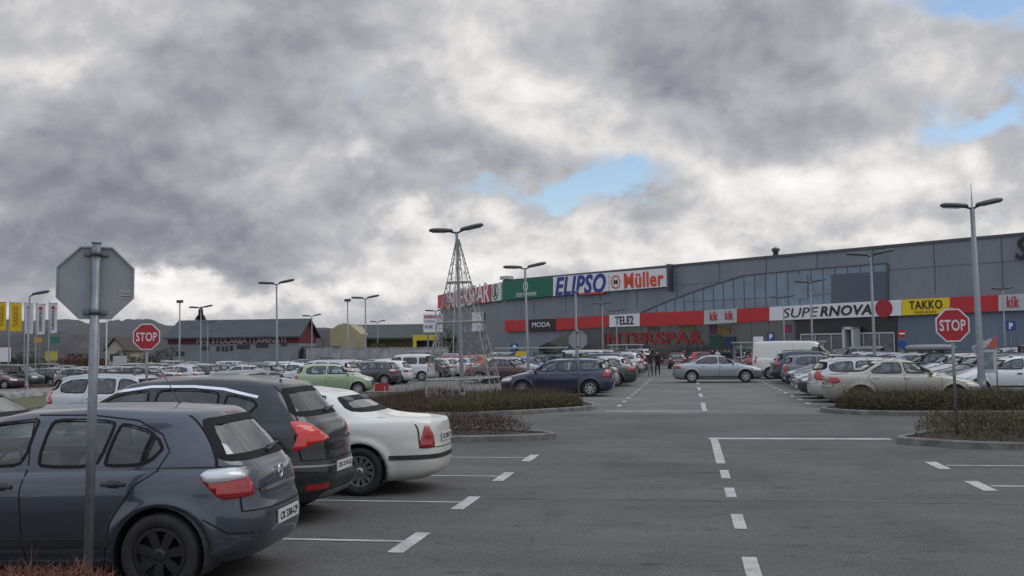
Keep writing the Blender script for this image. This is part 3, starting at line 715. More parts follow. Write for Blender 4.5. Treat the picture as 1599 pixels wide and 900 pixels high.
def sedan(key, name, L, W, H, wbase, ro, **k):
    dz = k.pop('deck', .98); rgx = k.pop('rgx', .95); rrx = k.pop('rrx', 1.55); fxx = k.pop('fx', L - 1.22)
    d = dict(name=name, L=L, W=W, H=H, rw=ro, fw=ro + wbase, r=.31, belt=(dz - .05, dz - .07), cowl=(fxx, dz), rf=(fxx - .78, H - .10), rr=(rrx, H - .10), rg=(rgx, dz + .015), wr=.68, wb_=.90,
        tail=((.02, .66), (.02, .82), (.03, dz - .08), (.08, dz - .02)), nose=.70, nr=3.9,
        mirror=(fxx - .36, dz + .02), handles=[(fxx - 1.05, dz - .13), (fxx - 1.95, dz - .12)],
        hl=(150, (L - .2, W * .36), [(-.25, .58), (.15, .57), (.2, .67), (-.28, .73)]),
        tl=[(35, (.04, W * .44), [(-.17, .88), (.02, .88), (.22, .84), (.22, .70), (.0, .68), (-.16, .74)], REDL)], plate=.72, rub=(.42, .47),
        hatch=[(-.62, .60), (-.62, dz - .1), (-.6, dz)])
    b0 = dz + .01; tp = H - .11; a = fxx
    d['win'] = [[(a - .22, b0), (a - .55, b0 + .18), (a - .82, tp - .02), (a - 1.1, tp), (a - 1.14, tp), (a - 1.08, b0)], [(a - 1.17, b0), (a - 1.22, tp), (a - 1.75, tp - .01), (rrx + .1, tp - .06), (rgx + .58, b0 + .10), (rgx + .62, b0 + .01)]]
    d['seams'] = [[(a - 1.12, dz - .02), (a - 1.09, .8), (a - 1.12, .26)], [(a - .08, dz - .05), (a - .06, .7), (a - .14, .26)], [(rgx + .56, dz), (rgx + .45, .9), (ro + .40, .7), (ro + .48, .5), (ro + .5, .26)]]
    d.update(k); return make_type(key, d)
sedan('saloon', 'parked_saloon', 4.50, 1.71, 1.40, 2.62, .98, cover=dict(n=12, w=(.018, .026)), rub=(.42, .50), plate=.72, deck=1.0, rgx=.88, rrx=1.42,
    tl=[(74, (.08, .78), [(.03, .89), (-.03, .88), (-.09, .76), (-.115, .59), (.115, .59), (.06, .76)], REDL)],
    lowtrim=[(0, [(-.80, .45), (.80, .45), (.80, .51), (-.80, .51)]), (90, [(.04, .45), (.60, .45), (.60, .51), (.04, .51)])],
    extra=[antenna(.5, .95, .02, 0), surf([(.98, .70), (1.14, .70), (1.14, .84), (.98, .84)], 90, 'paint', 'fuel_flap', False, .003, .004)], handle_mat='paint')
sedan('liftback', 'saloon_car', 4.78, 1.84, 1.47, 2.80, 1.02, deck=.99, rgx=.62, rrx=1.55, r=.325, plate=.75, rub=(.30, .34), nose=.73,
    tl=[(35, (.04, .80), [(-.26, .93), (.0, .92), (.2, .86), (.2, .76), (.0, .74), (-.2, .80)], REDL)])
sedan('compact', 'parked_saloon', 4.60, 1.76, 1.46, 2.70, .98, deck=1.0, rgx=.72, rrx=1.55, r=.315, plate=.72, nose=.72,
    tl=[(40, (.04, .78), [(-.30, .83), (-.12, .92), (.12, .91), (.2, .80), (.1, .72), (-.1, .74)], REDL)], extra=[antenna(1.35, 1.43, .16, -.1)])
make_type('estate', dict(name='parked_estate', L=4.60, W=1.78, H=1.49, rw=.90, fw=3.60, r=.315, belt=(.98, .94), cowl=(3.42, 1.0), rf=(2.66, 1.385), rr=(.42, 1.385), rg=(.14, 1.02), wr=.69, wb_=.91,
    tail=((.04, .70), (.05, .86), (.07, .95), (.10, .99)), nose=.71, gr=.18,
    win=[[(3.18, .995), (2.75, 1.25), (2.5, 1.345), (2.22, 1.37), (2.25, .985)], [(2.17, .985), (2.13, 1.373), (1.45, 1.37), (1.42, 1.0)], [(1.35, 1.0), (1.37, 1.365), (.85, 1.34), (.58, 1.22), (.62, 1.06), (.75, 1.02)]],
    seams=[[(2.2, .97), (2.22, .8), (2.18, .26)], [(3.32, .95), (3.34, .7), (3.26, .26)], [(1.38, .98), (1.32, .88), (1.34, .7), (1.45, .5), (1.47, .26)]],
    hatch=[(-.65, .62), (-.66, .98), (-.52, 1.4)], handles=[(2.4, .86), (1.5, .88)], mirror=(3.06, 1.0), plate=.72,
    tl=[(35, (.04, .78), [(-.13, 1.06), (.0, 1.05), (.10, .95), (.2, .84), (.19, .73), (.0, .74), (-.16, .82)], REDL)],
    hl=(150, (4.4, .62), [(-.25, .60), (.15, .58), (.2, .69), (-.3, .76)]), rub=(.40, .45), extra=[rails(.7, 2.6, 1.50, .56), wiper(1.07, 1.1, 0, -.36)]))
make_type('suv', dict(name='parked_crossover', L=4.62, W=1.86, H=1.64, rw=.92, fw=3.60, r=.345, belt=(1.10, 1.03), cowl=(3.45, 1.1), rf=(2.72, 1.52), rr=(.45, 1.52), rg=(.18, 1.14), wr=.71, wb_=.91,
    tail=((.04, .76), (.05, .94), (.07, 1.04), (.11, 1.09)), nose=.84, gr=.24,
    win=[[(3.22, 1.09), (2.82, 1.35), (2.6, 1.47), (2.28, 1.50), (2.3, 1.08)], [(2.22, 1.08), (2.2, 1.50), (1.5, 1.495), (1.42, 1.1)], [(1.35, 1.12), (1.42, 1.49), (.92, 1.45), (.66, 1.30), (.8, 1.15)]],
    seams=[[(2.25, 1.06), (2.27, .8), (2.22, .32)], [(3.4, 1.05), (3.4, .7), (3.3, .32)], [(1.36, 1.08), (1.32, .9), (1.46, .55), (1.48, .32)]],
    hatch=[(-.7, .7), (-.68, 1.1), (-.55, 1.5)], handles=[(2.45, .96), (1.55, .98)], mirror=(3.1, 1.12), plate=.85, rub=(.30, .42),
    tl=[(35, (.05, .80), [(-.10, 1.30), (-.02, 1.29), (.06, 1.08), (.2, .98), (.18, .88), (.0, .88), (-.12, .98)], REDL)], hl=(150, (4.42, .66), [(-.25, .74), (.15, .70), (.2, .83), (-.3, .9)]),
    lowtrim=[(0, [(-.82, .27), (.82, .27), (.84, .5), (-.84, .5)])], extra=[rails(.7, 2.7, 1.66, .60), wiper(1.2, 1.23, 0, -.36)]))
make_type('small', dict(name='small_hatchback', L=3.75, W=1.66, H=1.46, rw=.62, fw=3.06, r=.29, belt=(.97, .93), cowl=(2.98, 1.0), rf=(2.18, 1.36), rr=(.38, 1.37), rg=(.15, .99), wr=.71, wb_=.90,
    tail=((.03, .68), (.04, .84), (.06, .92), (.09, .96)), nose=.76, gr=.19,
    win=[[(2.72, .99), (2.4, 1.18), (2.1, 1.33), (1.7, 1.36), (1.62, .975)], [(1.54, .975), (1.6, 1.36), (.95, 1.34), (.70, 1.25), (.68, 1.04), (.8, .99)]],
    seams=[[(1.58, .96), (1.58, .26)], [(2.85, .95), (2.86, .7), (2.72, .26)]], hatch=[(-.6, .6), (-.6, .98), (-.5, 1.37)], handles=[(1.75, .85)], mirror=(2.6, .99), plate=.5,
    tl=[(38, (.04, .72), [(-.11, .95), (.0, .95), (.13, .90), (.13, .70), (.0, .68), (-.12, .72)], REDL)], hl=(150, (3.6, .58), [(-.2, .63), (.12, .6), (.16, .74), (-.2, .8)]), extra=[wiper(1.05, 1.08, 0, -.32)], cover=dict(n=9, w=(.02, .03))))
def van(key, L, W, H, wbase, ro, hoodx, win, side_panel, **k):
    d = dict(name='parked_van', L=L, W=W, H=H, rw=ro, fw=ro + wbase, r=.33, belt=(1.12, 1.06), cowl=(hoodx, 1.14), rf=(hoodx - .72, H - .10), rr=(.10, H - .07), rg=(.05, 1.16), wr=.85, wb_=.93,
        tail=((.03, .74), (.03, .95), (.035, 1.08), (.04, 1.12)), nose=.86, nr=7, gr=.22, win=win,
        seams=[[(hoodx - 1.45, 1.1), (hoodx - 1.45, .3)], [(hoodx - .1, 1.05), (hoodx - .25, .3)], [(hoodx - 2.35, H - .2), (hoodx - 2.35, .32)]], handles=[(hoodx - 1.3, 1.0)], mirror=(hoodx - .4, 1.18),
        tl=[(40, (.05, W * .46), [(-.08, 1.30), (.05, 1.30), (.05, .92), (-.08, .92)], REDL)], hl=(150, (L - .2, W * .36), [(-.2, .74), (.12, .7), (.16, .86), (-.2, .92)]), hatch=[(0, .5), (0, H - .15)], rub=(.45, .55), plate=.6)
    d.update(k); return make_type(key, d)
van('minivan', 4.1, 1.78, 1.82, 2.70, .62, 3.30, [[(2.98, 1.13), (2.62, 1.45), (2.45, 1.62), (2.05, 1.64), (2.02, 1.12)], [(1.90, 1.16), (1.90, 1.60), (.95, 1.60), (.95, 1.16)], [(.82, 1.16), (.82, 1.6), (.32, 1.58), (.30, 1.16)]], True, dark=True)
van('bigvan', 5.5, 2.0, 2.2, 3.3, 1.0, 4.7, [[(4.35, 1.20), (3.95, 1.6), (3.75, 1.82), (3.35, 1.84), (3.3, 1.18)]], False, belt=(1.2, 1.12), cowl=(4.7, 1.22), rf=(3.85, 2.02), rr=(.12, 2.1), rg=(.06, 1.25), nose=.92, rearwin='none')
# ------------------------------------------------------------ ground, roads, markings
def asphalt(name, base, patch=.0, cracks=True, tone=(1, 1, 1)):
    m = bpy.data.materials.new(name); m.use_nodes = True; nt = m.node_tree; N = nt.nodes; L = nt.links; b = N['Principled BSDF']
    tc = N.new('ShaderNodeTexCoord'); P = tc.outputs['Object']
    def noise(sc, det, stretch=(1, 1, 1), off=0):
        mp = N.new('ShaderNodeMapping'); mp.inputs['Scale'].default_value = stretch; mp.inputs['Location'].default_value = (off, off, 0); L.new(P, mp.inputs[0])
        t = N.new('ShaderNodeTexNoise'); t.inputs['Scale'].default_value = sc; t.inputs['Detail'].default_value = det; t.inputs['Roughness'].default_value = .6; L.new(mp.outputs[0], t.inputs[0]); return t.outputs['Fac']
    def mr(v, a, b_, c, d):
        r = N.new('ShaderNodeMapRange'); L.new(v, r.inputs[0]); 
        for i, q in enumerate((a, b_, c, d)): r.inputs[i + 1].default_value = q
        return r.outputs[0]
    def mul(a, b_):
        q = N.new('ShaderNodeMath'); q.operation = 'MULTIPLY'; L.new(a, q.inputs[0])
        if isinstance(b_, float): q.inputs[1].default_value = b_
        else: L.new(b_, q.inputs[1])
        return q.outputs[0]
    v = mr(noise(.35, 6), .3, .7, .76, 1.2)
    v = mul(v, mr(noise(.9, 6, (.35, 1.6, 1), 7), .3, .7, .86, 1.13))      # tyre-worn streaks across the aisle mouth
    v = mul(v, mr(noise(48, 3), .32, .68, .50, 1.55))                       # aggregate
    v = mul(v, mr(noise(14, 5, off=3), .35, .65, .86, 1.12))
    v = mul(v, mr(noise(3.0, 9, (.7, 1.3, 1), 13), .585, .66, 1.0, .58)); v = mul(v, mr(noise(.55, 3, (1, .5, 1), 31), .56, .70, 1.0, .80))   # ravelled dark pits
    if cracks:
        vo = N.new('ShaderNodeTexVoronoi'); vo.feature = 'DISTANCE_TO_EDGE'; vo.inputs['Scale'].default_value = .13
        nn = N.new('ShaderNodeTexNoise'); nn.inputs['Scale'].default_value = 1.1; nn.inputs['Detail'].default_value = 7; L.new(P, nn.inputs[0])
        vm = N.new('ShaderNodeVectorMath'); vm.operation = 'MULTIPLY_ADD'; L.new(nn.outputs['Color'], vm.inputs[0]); vm.inputs[1].default_value = (1.5, 1.5, 0); L.new(P, vm.inputs[2])
        mp = N.new('ShaderNodeMapping'); mp.inputs['Scale'].default_value = (.55, 1.5, 1); L.new(vm.outputs[0], mp.inputs[0]); L.new(mp.outputs[0], vo.inputs[0])
        v = mul(v, mr(vo.outputs['Distance'], .0, .0016, .80, 1.0))
    mx = N.new('ShaderNodeMix'); mx.data_type = 'RGBA'; mx.blend_type = 'MULTIPLY'; mx.inputs[0].default_value = 1; mx.inputs[6].default_value = (base * tone[0], base * tone[1], base * tone[2], 1)
    L.new(v, mx.inputs[7]); L.new(mx.outputs[2], b.inputs['Base Color']); b.inputs['Roughness'].default_value = .82; b.inputs['Specular IOR Level'].default_value = .35
    bp = N.new('ShaderNodeBump'); bp.inputs['Strength'].default_value = .5; bp.inputs['Distance'].default_value = .004; L.new(noise(120, 3), bp.inputs['Height']); L.new(bp.outputs[0], b.inputs['Normal'])
    return m
def sheet(name, poly, z, m, kind='structure'):
    o = link(name, mesh(name, [(p[0], p[1], z) for p in poly], [tuple(range(len(poly)))]), m); return tag(o, kind=kind)
GRASS = mat('winter_grass', (.10, .095, .045), .95, noise=.5, nscale=.6, ncol=(.055, .06, .022), bump=.6, bscale=30)
def gsheet(name, xs, ys, z, m, clip=None):
    vs = [(x, y, z + zg(x, y)) for y in ys for x in xs]; n = len(xs)
    fs = [(j * n + i, j * n + i + 1, (j + 1) * n + i + 1, (j + 1) * n + i) for j in range(len(ys) - 1) for i in range(n - 1)]
    return tag(link(name, mesh(name, vs, fs), m, smooth=True), kind='structure')
GX = [-120, -87.5, -60, -48, -30, -20, -14, -10, -8, -6, -4, 0, 20, 60, 90]
gsheet('ground', [-2500, -600] + GX[:-1] + [100, 600, 2500], [-800, -30, 19, 20, 21, 22, 23, 24, 25, 40, 100, 300, 900, 4500], -0.03, GRASS)
ASPH = asphalt('lot_asphalt', .083, tone=(1.05, 1.01, .955)); ASPH2 = asphalt('road_asphalt', .082, cracks=False, tone=(1.03, 1.01, .98)); ASPH3 = asphalt('aisle_asphalt', .125, cracks=False, tone=(1.04, 1.01, .955))
gsheet('near_parking_lot', [x for x in GX if -60 <= x <= 60], [-30, 10, 18, 19, 20, 21, 22.2], 0.0, ASPH)
gsheet('cross_road', GX, [22.2, 23, 24, 25, 29.6], 0.0, ASPH2)
gsheet('far_parking_lot', [x for x in GX if x >= -20], [29.6, 60, 200], 0.0, ASPH3)
gsheet('far_parking_lot', [-95, -87.5, -60, -48, -30, -20], [62, 120, 200], 0.0, ASPH3)
gsheet('far_parking_lot', [-48, -30, -20], [44, 62], 0.0, ASPH3)
# a seam of darker sealing compound between road and lot, as in the photograph
SEAL = mat('joint_sealant', (.035, .034, .033), .7, noise=.4, nscale=3)
def wobble(x0, x1, y, wd, name, z=.004, n=60):
    mb = MB(); vs = []
    for i in range(n + 1):
        x = x0 + (x1 - x0) * i / n; yy = y + .06 * math.sin(x * .7 + y) + random.uniform(-.03, .03); ww = wd * random.uniform(.3, 1)
        vs += [(x, yy - ww / 2, z), (x, yy + ww / 2, z)]
    mb.add(vs, [(2 * i, 2 * i + 2, 2 * i + 3, 2 * i + 1) for i in range(n)]); return tag(mb.build(name, SEAL, fix=False), kind='structure')
wobble(-14, 30, 22.25, .05, 'joint'); wobble(-7, 30, 29.5, .06, 'joint'); wobble(-2.6, 14, 12.9, .02, 'joint'); wobble(-2.8, 3.6, 19.6, .03, 'joint')
def line_mat():
    m = mat('road_paint', (.38, .38, .37), .7, noise=.35, nscale=2.5); nt = m.node_tree; N = nt.nodes; L = nt.links; b = N['Principled BSDF']
    tc = N.new('ShaderNodeTexCoord'); t = N.new('ShaderNodeTexNoise'); t.inputs['Scale'].default_value = 34; t.inputs['Detail'].default_value = 9; t.inputs['Roughness'].default_value = .7; L.new(tc.outputs['Object'], t.inputs[0])
    r = N.new('ShaderNodeMapRange'); r.inputs[1].default_value = .33; r.inputs[2].default_value = .44; L.new(t.outputs[0], r.inputs[0]); L.new(r.outputs[0], b.inputs['Alpha']); return m
LINE = line_mat()
def rect(mb, x0, x1, y0, y1, z=.006): mb.add([(x, y, z + zg(x, y)) for x, y in ((x0, y0), (x1, y0), (x1, y1), (x0, y1))], [(0, 1, 2, 3)])
mb = MB()
for y in (5.2, 7.8, 10.4, 13.0, 15.6, 18.2):      # left bays: long line and the end tick along the aisle
    rect(mb, -8.6, -2.72, y - 1.02 + .0, y - .92) if False else rect(mb, -8.6, -2.82, y - .08 - .45, y - .45)
    rect(mb, -2.82, -2.66, y - 1.05, y)
tag(mb.build('bay_markings', LINE, fix=False), kind='structure')
mb = MB()
for y in (8.4, 12.0, 14.9, 17.3): rect(mb, 3.9, 9.6, y - .4, y - .3); rect(mb, 3.68, 3.86, y - .85, y + .15)
tag(mb.build('bay_markings', LINE, fix=False), kind='structure')
mb = MB()
rect(mb, .36, 3.95, 21.45, 21.8)                                # give-way bar of the near aisle
rect(mb, .40, .55, 17.0, 21.45)
for a, b in ((15.1, 16.1), (13.2, 14.1), (10.95, 11.9), (8.65, 9.5), (5.8, 7.0)): rect(mb, .425, .555, a, b)
rect(mb, -2.5, .5, 30.75, 31.05)                                # bar of the far aisle
rect(mb, .36, .50, 31.05, 35.5)
for a, b in ((39.5, 42.5), (46, 49), (53, 56), (60, 63)): rect(mb, .36, .50, a, b)
for k in range(12):
    y = 33.4 + 2.6 * k; rect(mb, -2.35, -2.2, y, y + .9); rect(mb, -8, -2.4, y + .3, y + .38)
    y = 34.6 + 2.6 * k; rect(mb, 3.75, 3.9, y, y + .9); rect(mb, 3.9, 9, y + .3, y + .38)
for k in range(9):
    y = 52 + 2.6 * k; rect(mb, -16.6, -16.5, y, y + .8); rect(mb, -21, -16.6, y + .3, y + .38)
tag(mb.build('lane_markings', LINE, fix=False), kind='structure')
mb = MB(); rect(mb, -40, 60, 25.6, 25.68, .005); tag(mb.build('road_centre_line', mat('worn_line', (.11, .11, .108), .8, noise=.4, nscale=2), fix=False), kind='structure')

# ------------------------------------------------------------ planted islands with kerbs
KERB = mat('kerb_concrete', (.15, .145, .13), .85, noise=.5, nscale=3.5, bump=.4, bscale=20)
SOIL = mat('soil', (.06, .045, .032), .95, noise=.4, nscale=4, bump=.8, bscale=12)
def rounded(pts, rr, n=6):
    out = []; m = len(pts)
    for i, p in enumerate(pts):
        p = Vector(p); a = Vector(pts[i - 1]); b = Vector(pts[(i + 1) % m]); r = rr[i]
        if r <= 0: out.append(tuple(p)); continue
        s_ = p + (a - p).normalized() * min(r, (a - p).length * .48); e = p + (b - p).normalized() * min(r, (b - p).length * .48)
        for k in range(n + 1):
            t = k / n; q = s_ * (1 - t) ** 2 + p * 2 * t * (1 - t) + e * t * t; out.append(tuple(q))
    return out
def inset(poly, d):
    poly = ccw(poly); out = []; n = len(poly)
    for i in range(n):
        a, b = poly[i - 1], poly[(i + 1) % n]; q = Vector((b[0] - a[0], b[1] - a[1])).normalized(); out.append((poly[i][0] - q.y * d, poly[i][1] + q.x * d))
    return out
def island(pts, rr, kh=.13):
    P = ccw(rounded(pts, rr)); I = inset(P, .14); mb = MB(); n = len(P)
    O2 = inset(P, .02)
    vs = [(p[0], p[1], -.6) for p in P] + [(p[0], p[1], kh - .02) for p in P] + [(p[0], p[1], kh) for p in O2] + [(p[0], p[1], kh) for p in I] + [(p[0], p[1], kh - .06) for p in I]
    mb.add(vs, [(r * n + i, r * n + (i + 1) % n, (r + 1) * n + (i + 1) % n, (r + 1) * n + i) for r in range(4) for i in range(n)])
    tag(mb.build('kerb', KERB, fix=False), kind='structure')
    sheet('planting_soil', I, kh - .05, SOIL); return I
def shrub_mat(name, cols, twig):
    m = bpy.data.materials.new(name); m.use_nodes = True; nt = m.node_tree; N = nt.nodes; L = nt.links; b = N['Principled BSDF']; b.inputs['Roughness'].default_value = .85
    at = N.new('ShaderNodeAttribute'); at.attribute_name = 'shade'; r = N.new('ShaderNodeValToRGB'); L.new(at.outputs['Fac'], r.inputs[0]); e = r.color_ramp.elements
    e[0].color = (*cols[0], 1); e[1].color = (*cols[-1], 1)
    for i, c in enumerate(cols[1:-1]): q = e.new((i + 1) / (len(cols) - 1)); q.color = (*c, 1)
    L.new(r.outputs[0], b.inputs['Base Color']); return m
BARBERRY = shrub_mat('barberry', [(.06, .025, .02), (.13, .045, .035), (.20, .085, .05), (.09, .06, .035)], 1)
OLIVE = shrub_mat('evergreen_hedge', [(.022, .022, .012), (.058, .056, .024), (.105, .09, .042), (.15, .115, .065)], 1)
MAROON = shrub_mat('maroon_heather', [(.035, .022, .017), (.07, .036, .028), (.10, .06, .042), (.06, .045, .03)], 1)
def shade_attr(me, vals):
    a = me.attributes.new('shade', 'FLOAT', 'FACE'); a.data.foreach_set('value', vals)
def shrubs(name, region, count, hgt, m, leaf=.02, twig=.5, label=None, cat='hedge', group=None, base=.08, seed=1, lump=.25, z0=.08):
    """dense twiggy planting: thousands of small leaves and bent twigs over uneven hummocks"""
    rng = np.random.default_rng(seed); P = np.array(region); mn, mx = P.min(0), P.max(0); pts = []
    while len(pts) < count:
        q = rng.uniform(mn, mx, (4000, 2)); pts += [tuple(a) for a in q if in_poly(a[0], a[1], region)]
    pts = np.array(pts[:count]); x, y = pts.T
    ph = rng.uniform(0, 6, 6)
    lum = .5 * np.sin(x * 1.9 + ph[0]) * np.sin(y * 2.3 + ph[1]) + .3 * np.sin(x * 4.7 + ph[2] + y) + .3 * np.sin(y * 5.1 + x * 1.3 + ph[3]) + .25 * np.sin(x * 9 + ph[4]) * np.sin(y * 8 + ph[5])
    top = hgt * (1 - lump * .5 + lump * .6 * lum)
    ed = np.full(count, 9.0)                                      # height falls off close to the edge
    for i in range(len(P)):
        a, b = P[i - 1], P[i]; d = b - a; L2 = max(1e-9, (d ** 2).sum()); t = np.clip(((pts - a) @ d) / L2, 0, 1); ed = np.minimum(ed, np.hypot(*(pts - (a + t[:, None] * d)).T))
    top = top * np.clip(.45 + ed / .28, 0, 1)
    zf = rng.uniform(.0, 1, count) ** .55; z = z0 + zf * top + rng.normal(0, .02, count)
    nt = int(count * twig); vs = []; 
    # leaves
    k = count - nt; a = rng.normal(size=(k, 3)); a /= np.linalg.norm(a, axis=1)[:, None]; b = rng.normal(size=(k, 3)); b -= a * (a * b).sum(1)[:, None]; b /= np.linalg.norm(b, axis=1)[:, None]
    s = leaf * rng.uniform(.5, 1.4, k)[:, None]; c = np.column_stack([x[:k], y[:k], z[:k]])
    V1 = np.stack([c - a * s, c - b * s * .55, c + a * s, c + b * s * .55], 1).reshape(-1, 3)
    # twigs rising out
    c = np.column_stack([x[k:], y[k:], z[k:]]); d = rng.normal(size=(nt, 3)) * (.55, .55, .35) + (0, 0, .75); d /= np.linalg.norm(d, axis=1)[:, None]
    ln = leaf * (rng.uniform(2.5, 8, nt) * np.where(rng.uniform(0, 1, nt) < .05, 2.2, 1))[:, None]; w_ = np.cross(d, rng.normal(size=(nt, 3))); w_ /= np.linalg.norm(w_, axis=1)[:, None]; w_ *= .0022 + leaf * .05
    e = c + d * ln; V2 = np.stack([c - w_, c + w_, e + w_ * .4, e - w_ * .4], 1).reshape(-1, 3)
    V = np.concatenate([V1, V2]); n = len(V) // 4
    me = bpy.data.meshes.new(name); me.vertices.add(len(V)); me.vertices.foreach_set('co', V.ravel()); me.loops.add(n * 4); me.loops.foreach_set('vertex_index', np.arange(n * 4, dtype=np.int32))
    me.polygons.add(n); me.polygons.foreach_set('loop_start', np.arange(0, n * 4, 4, dtype=np.int32)); me.update(calc_edges=True); me.validate()
    sh = np.clip(rng.beta(2, 2.4, n) + np.concatenate([lum[:k], lum[k:]]) * .18, 0, 1); shade_attr(me, sh)
    return tag(link(name, me, m), label, cat, group)
G1 = 'planting beds on the kerbed islands'
I1 = island([(-18, 20.6), (-4.0, 20.6), (-2.55, 21.5), (-4.2, 22.9), (-18, 22.9)], [0, 1.2, .6, 1.2, 0])
shrubs('heather_bed', inset(rounded([(-16, 20.75), (-4.3, 20.75), (-3.1, 21.55), (-4.4, 22.7), (-16, 22.7)], [.1, .8, .4, .8, .1]), .05), 34000, .42, MAROON, .022, .45, 'low maroon shrubs on the kerbed island behind the white saloon', 'shrub bed', G1, seed=2)
I2 = island([(3.75, 20.7), (5.2, 19.4), (40, 19.4), (40, 22.9), (5.2, 22.9)], [.5, 1.3, 0, 0, 1.5])
shrubs('box_hedge', inset(rounded([(4.05, 20.9), (5.2, 19.75), (26, 19.75), (26, 22.6), (5.4, 22.6)], [.5, .7, .1, .1, .8]), .05), 105000, .54, OLIVE, .022, .45, 'dense olive green hedge at the foot of the right hand stop sign', 'hedge', G1, seed=3, lump=.42)
I3 = island([(-22, 28.1), (-6, 28.1), (-2.7, 31.6), (-3.1, 33.4), (-4.6, 38.3), (-13, 43), (-22, 43)], [0, 3, 1.6, 1.0, 1.5, 2, 0])
shrubs('box_hedge', inset(rounded([(-7.4, 28.35), (-6.0, 28.35), (-3.1, 31.7), (-3.5, 33.3), (-7.4, 33.2)], [.3, 2.6, 1.2, .6, .3]), .05), 50000, .34, OLIVE, .03, .5, 'shaggy olive hedge on the rounded island in front of the blue estate car', 'hedge', G1, seed=4, lump=.45)
shrubs('heather_bed', inset([(-11, 30), (-7.5, 28.4), (-7.5, 38), (-9.8, 41), (-11, 41)], .05), 32000, .17, MAROON, .035, .5, 'brown red shrub bed around the foot of the wire Christmas tree', 'shrub bed', G1, seed=5)
shrubs('heather_bed', inset([(-7.3, 33.4), (-3.7, 33.5), (-4.9, 37.8), (-7.3, 37.8)], .05), 20000, .30, MAROON, .035, .5, 'dry brown shrubs between the wire Christmas tree and the blue estate car', 'shrub bed', G1, seed=6)
I4 = island([(3.4, 30.6), (4.6, 28.6), (40, 28.6), (40, 32.0), (4.6, 32.0)], [1.0, 1.9, 0, 0, 1.0])
shrubs('box_hedge', inset(rounded([(3.9, 30.7), (4.7, 29.0), (14.5, 29.0), (14.5, 31.8), (4.7, 31.8)], [.6, .9, .1, .1, .6]), .05), 80000, .52, OLIVE, .03, .45, 'olive hedge on the island in front of the beige saloon', 'hedge', G1, seed=7, lump=.42)
shrubs('heather_bed', inset([(14.7, 29.0), (27, 29.0), (27, 31.8), (14.7, 31.8)], .05), 42000, .44, MAROON, .03, .4, 'brown shrub bed right of the olive hedge, in front of the white car', 'shrub bed', G1, seed=8)
I5 = island([(-14, 4.0), (-3.6, 4.0), (-3.0, 5.6), (-3.7, 7.0), (-14, 7.2)], [0, .8, .8, .8, 0])
shrubs('barberry_bed', inset(rounded([(-12, 5.2), (-3.8, 5.3), (-3.25, 5.8), (-3.85, 6.75), (-12, 6.95)], [.1, .4, .4, .4, .1]), .03), 80000, .42, BARBERRY, .010, .75, 'reddish barberry twigs at the bottom left around the near sign pole', 'shrub bed', G1, seed=9, lump=.3)

# grass verge with a stony snow bank on the left
gsheet('grass_verge', [-95, -87.5, -60, -48, -30, -22.2], [29.7, 60], 0.012, GRASS)
rng = random.Random(5); mb = MB()
a, b = gpt(-60, 614), gpt(92, 602)
SNOW = mat('old_snow', (.34, .34, .33), .9, noise=.35, nscale=1.2, ncol=(.14, .13, .11))
for i in range(420):
    t = rng.random(); p = a + (b - a) * t + Vector((rng.gauss(0, .5), rng.gauss(0, .7), 0)); s_ = rng.uniform(.10, .42); h_ = s_ * rng.uniform(.4, .8)
    n = 7; vs = [(p.x + s_ * rng.uniform(.7, 1.1) * math.cos(q * 2 * math.pi / n), p.y + s_ * rng.uniform(.7, 1.1) * math.sin(q * 2 * math.pi / n), zg(p.x, p.y)) for q in range(n)]
    vs += [(p.x + (v[0] - p.x) * .6, p.y + (v[1] - p.y) * .6, zg(p.x, p.y) + h_ * rng.uniform(.7, 1)) for v in vs] + [(p.x, p.y, zg(p.x, p.y) + h_)]
    mb.add(vs, [(q, (q + 1) % n, n + (q + 1) % n, n + q) for q in range(n)] + [(n + q, n + (q + 1) % n, 2 * n) for q in range(n)])
tag(mb.build('snow_bank', SNOW, fix=False), 'strip of dirty melting snow lumps along the grass verge', 'snow', kind='stuff')
a, b = gpt(-80, 597), gpt(120, 592)
a.z = b.z = zg(a.x, a.y) + .02; mb = MB(); d = Vector((b.x - a.x, b.y - a.y, 0)).normalized(); nn = Vector((-d.y, d.x, 0))
for off, hh in ((0, .28),): mb.add([a - nn * .2 - d * 30, b + d * 2 - nn * .2, b + d * 2 + nn * .2, a + nn * .2 - d * 30] + [q + Vector((0, 0, hh)) for q in (a - nn * .2 - d * 30, b + d * 2 - nn * .2, b + d * 2 + nn * .2, a + nn * .2 - d * 30)], [(0, 1, 5, 4), (1, 2, 6, 5), (2, 3, 7, 6), (3, 0, 4, 7), (4, 5, 6, 7)])
tag(mb.build('kerb_wall', mat('brown_kerb', (.09, .05, .042), .9, noise=.4, nscale=2)), 'low brown edging wall beside the side road at the far left', 'wall')
sheet('side_road', [tuple((a + nn * 1.5 - d * 60)[:2]), tuple((b + nn * 1.5 + d * 10)[:2]), tuple((b + nn * 9 + d * 10)[:2]), tuple((a + nn * 9 - d * 60)[:2])], zg(a.x, a.y) + .05, ASPH3)

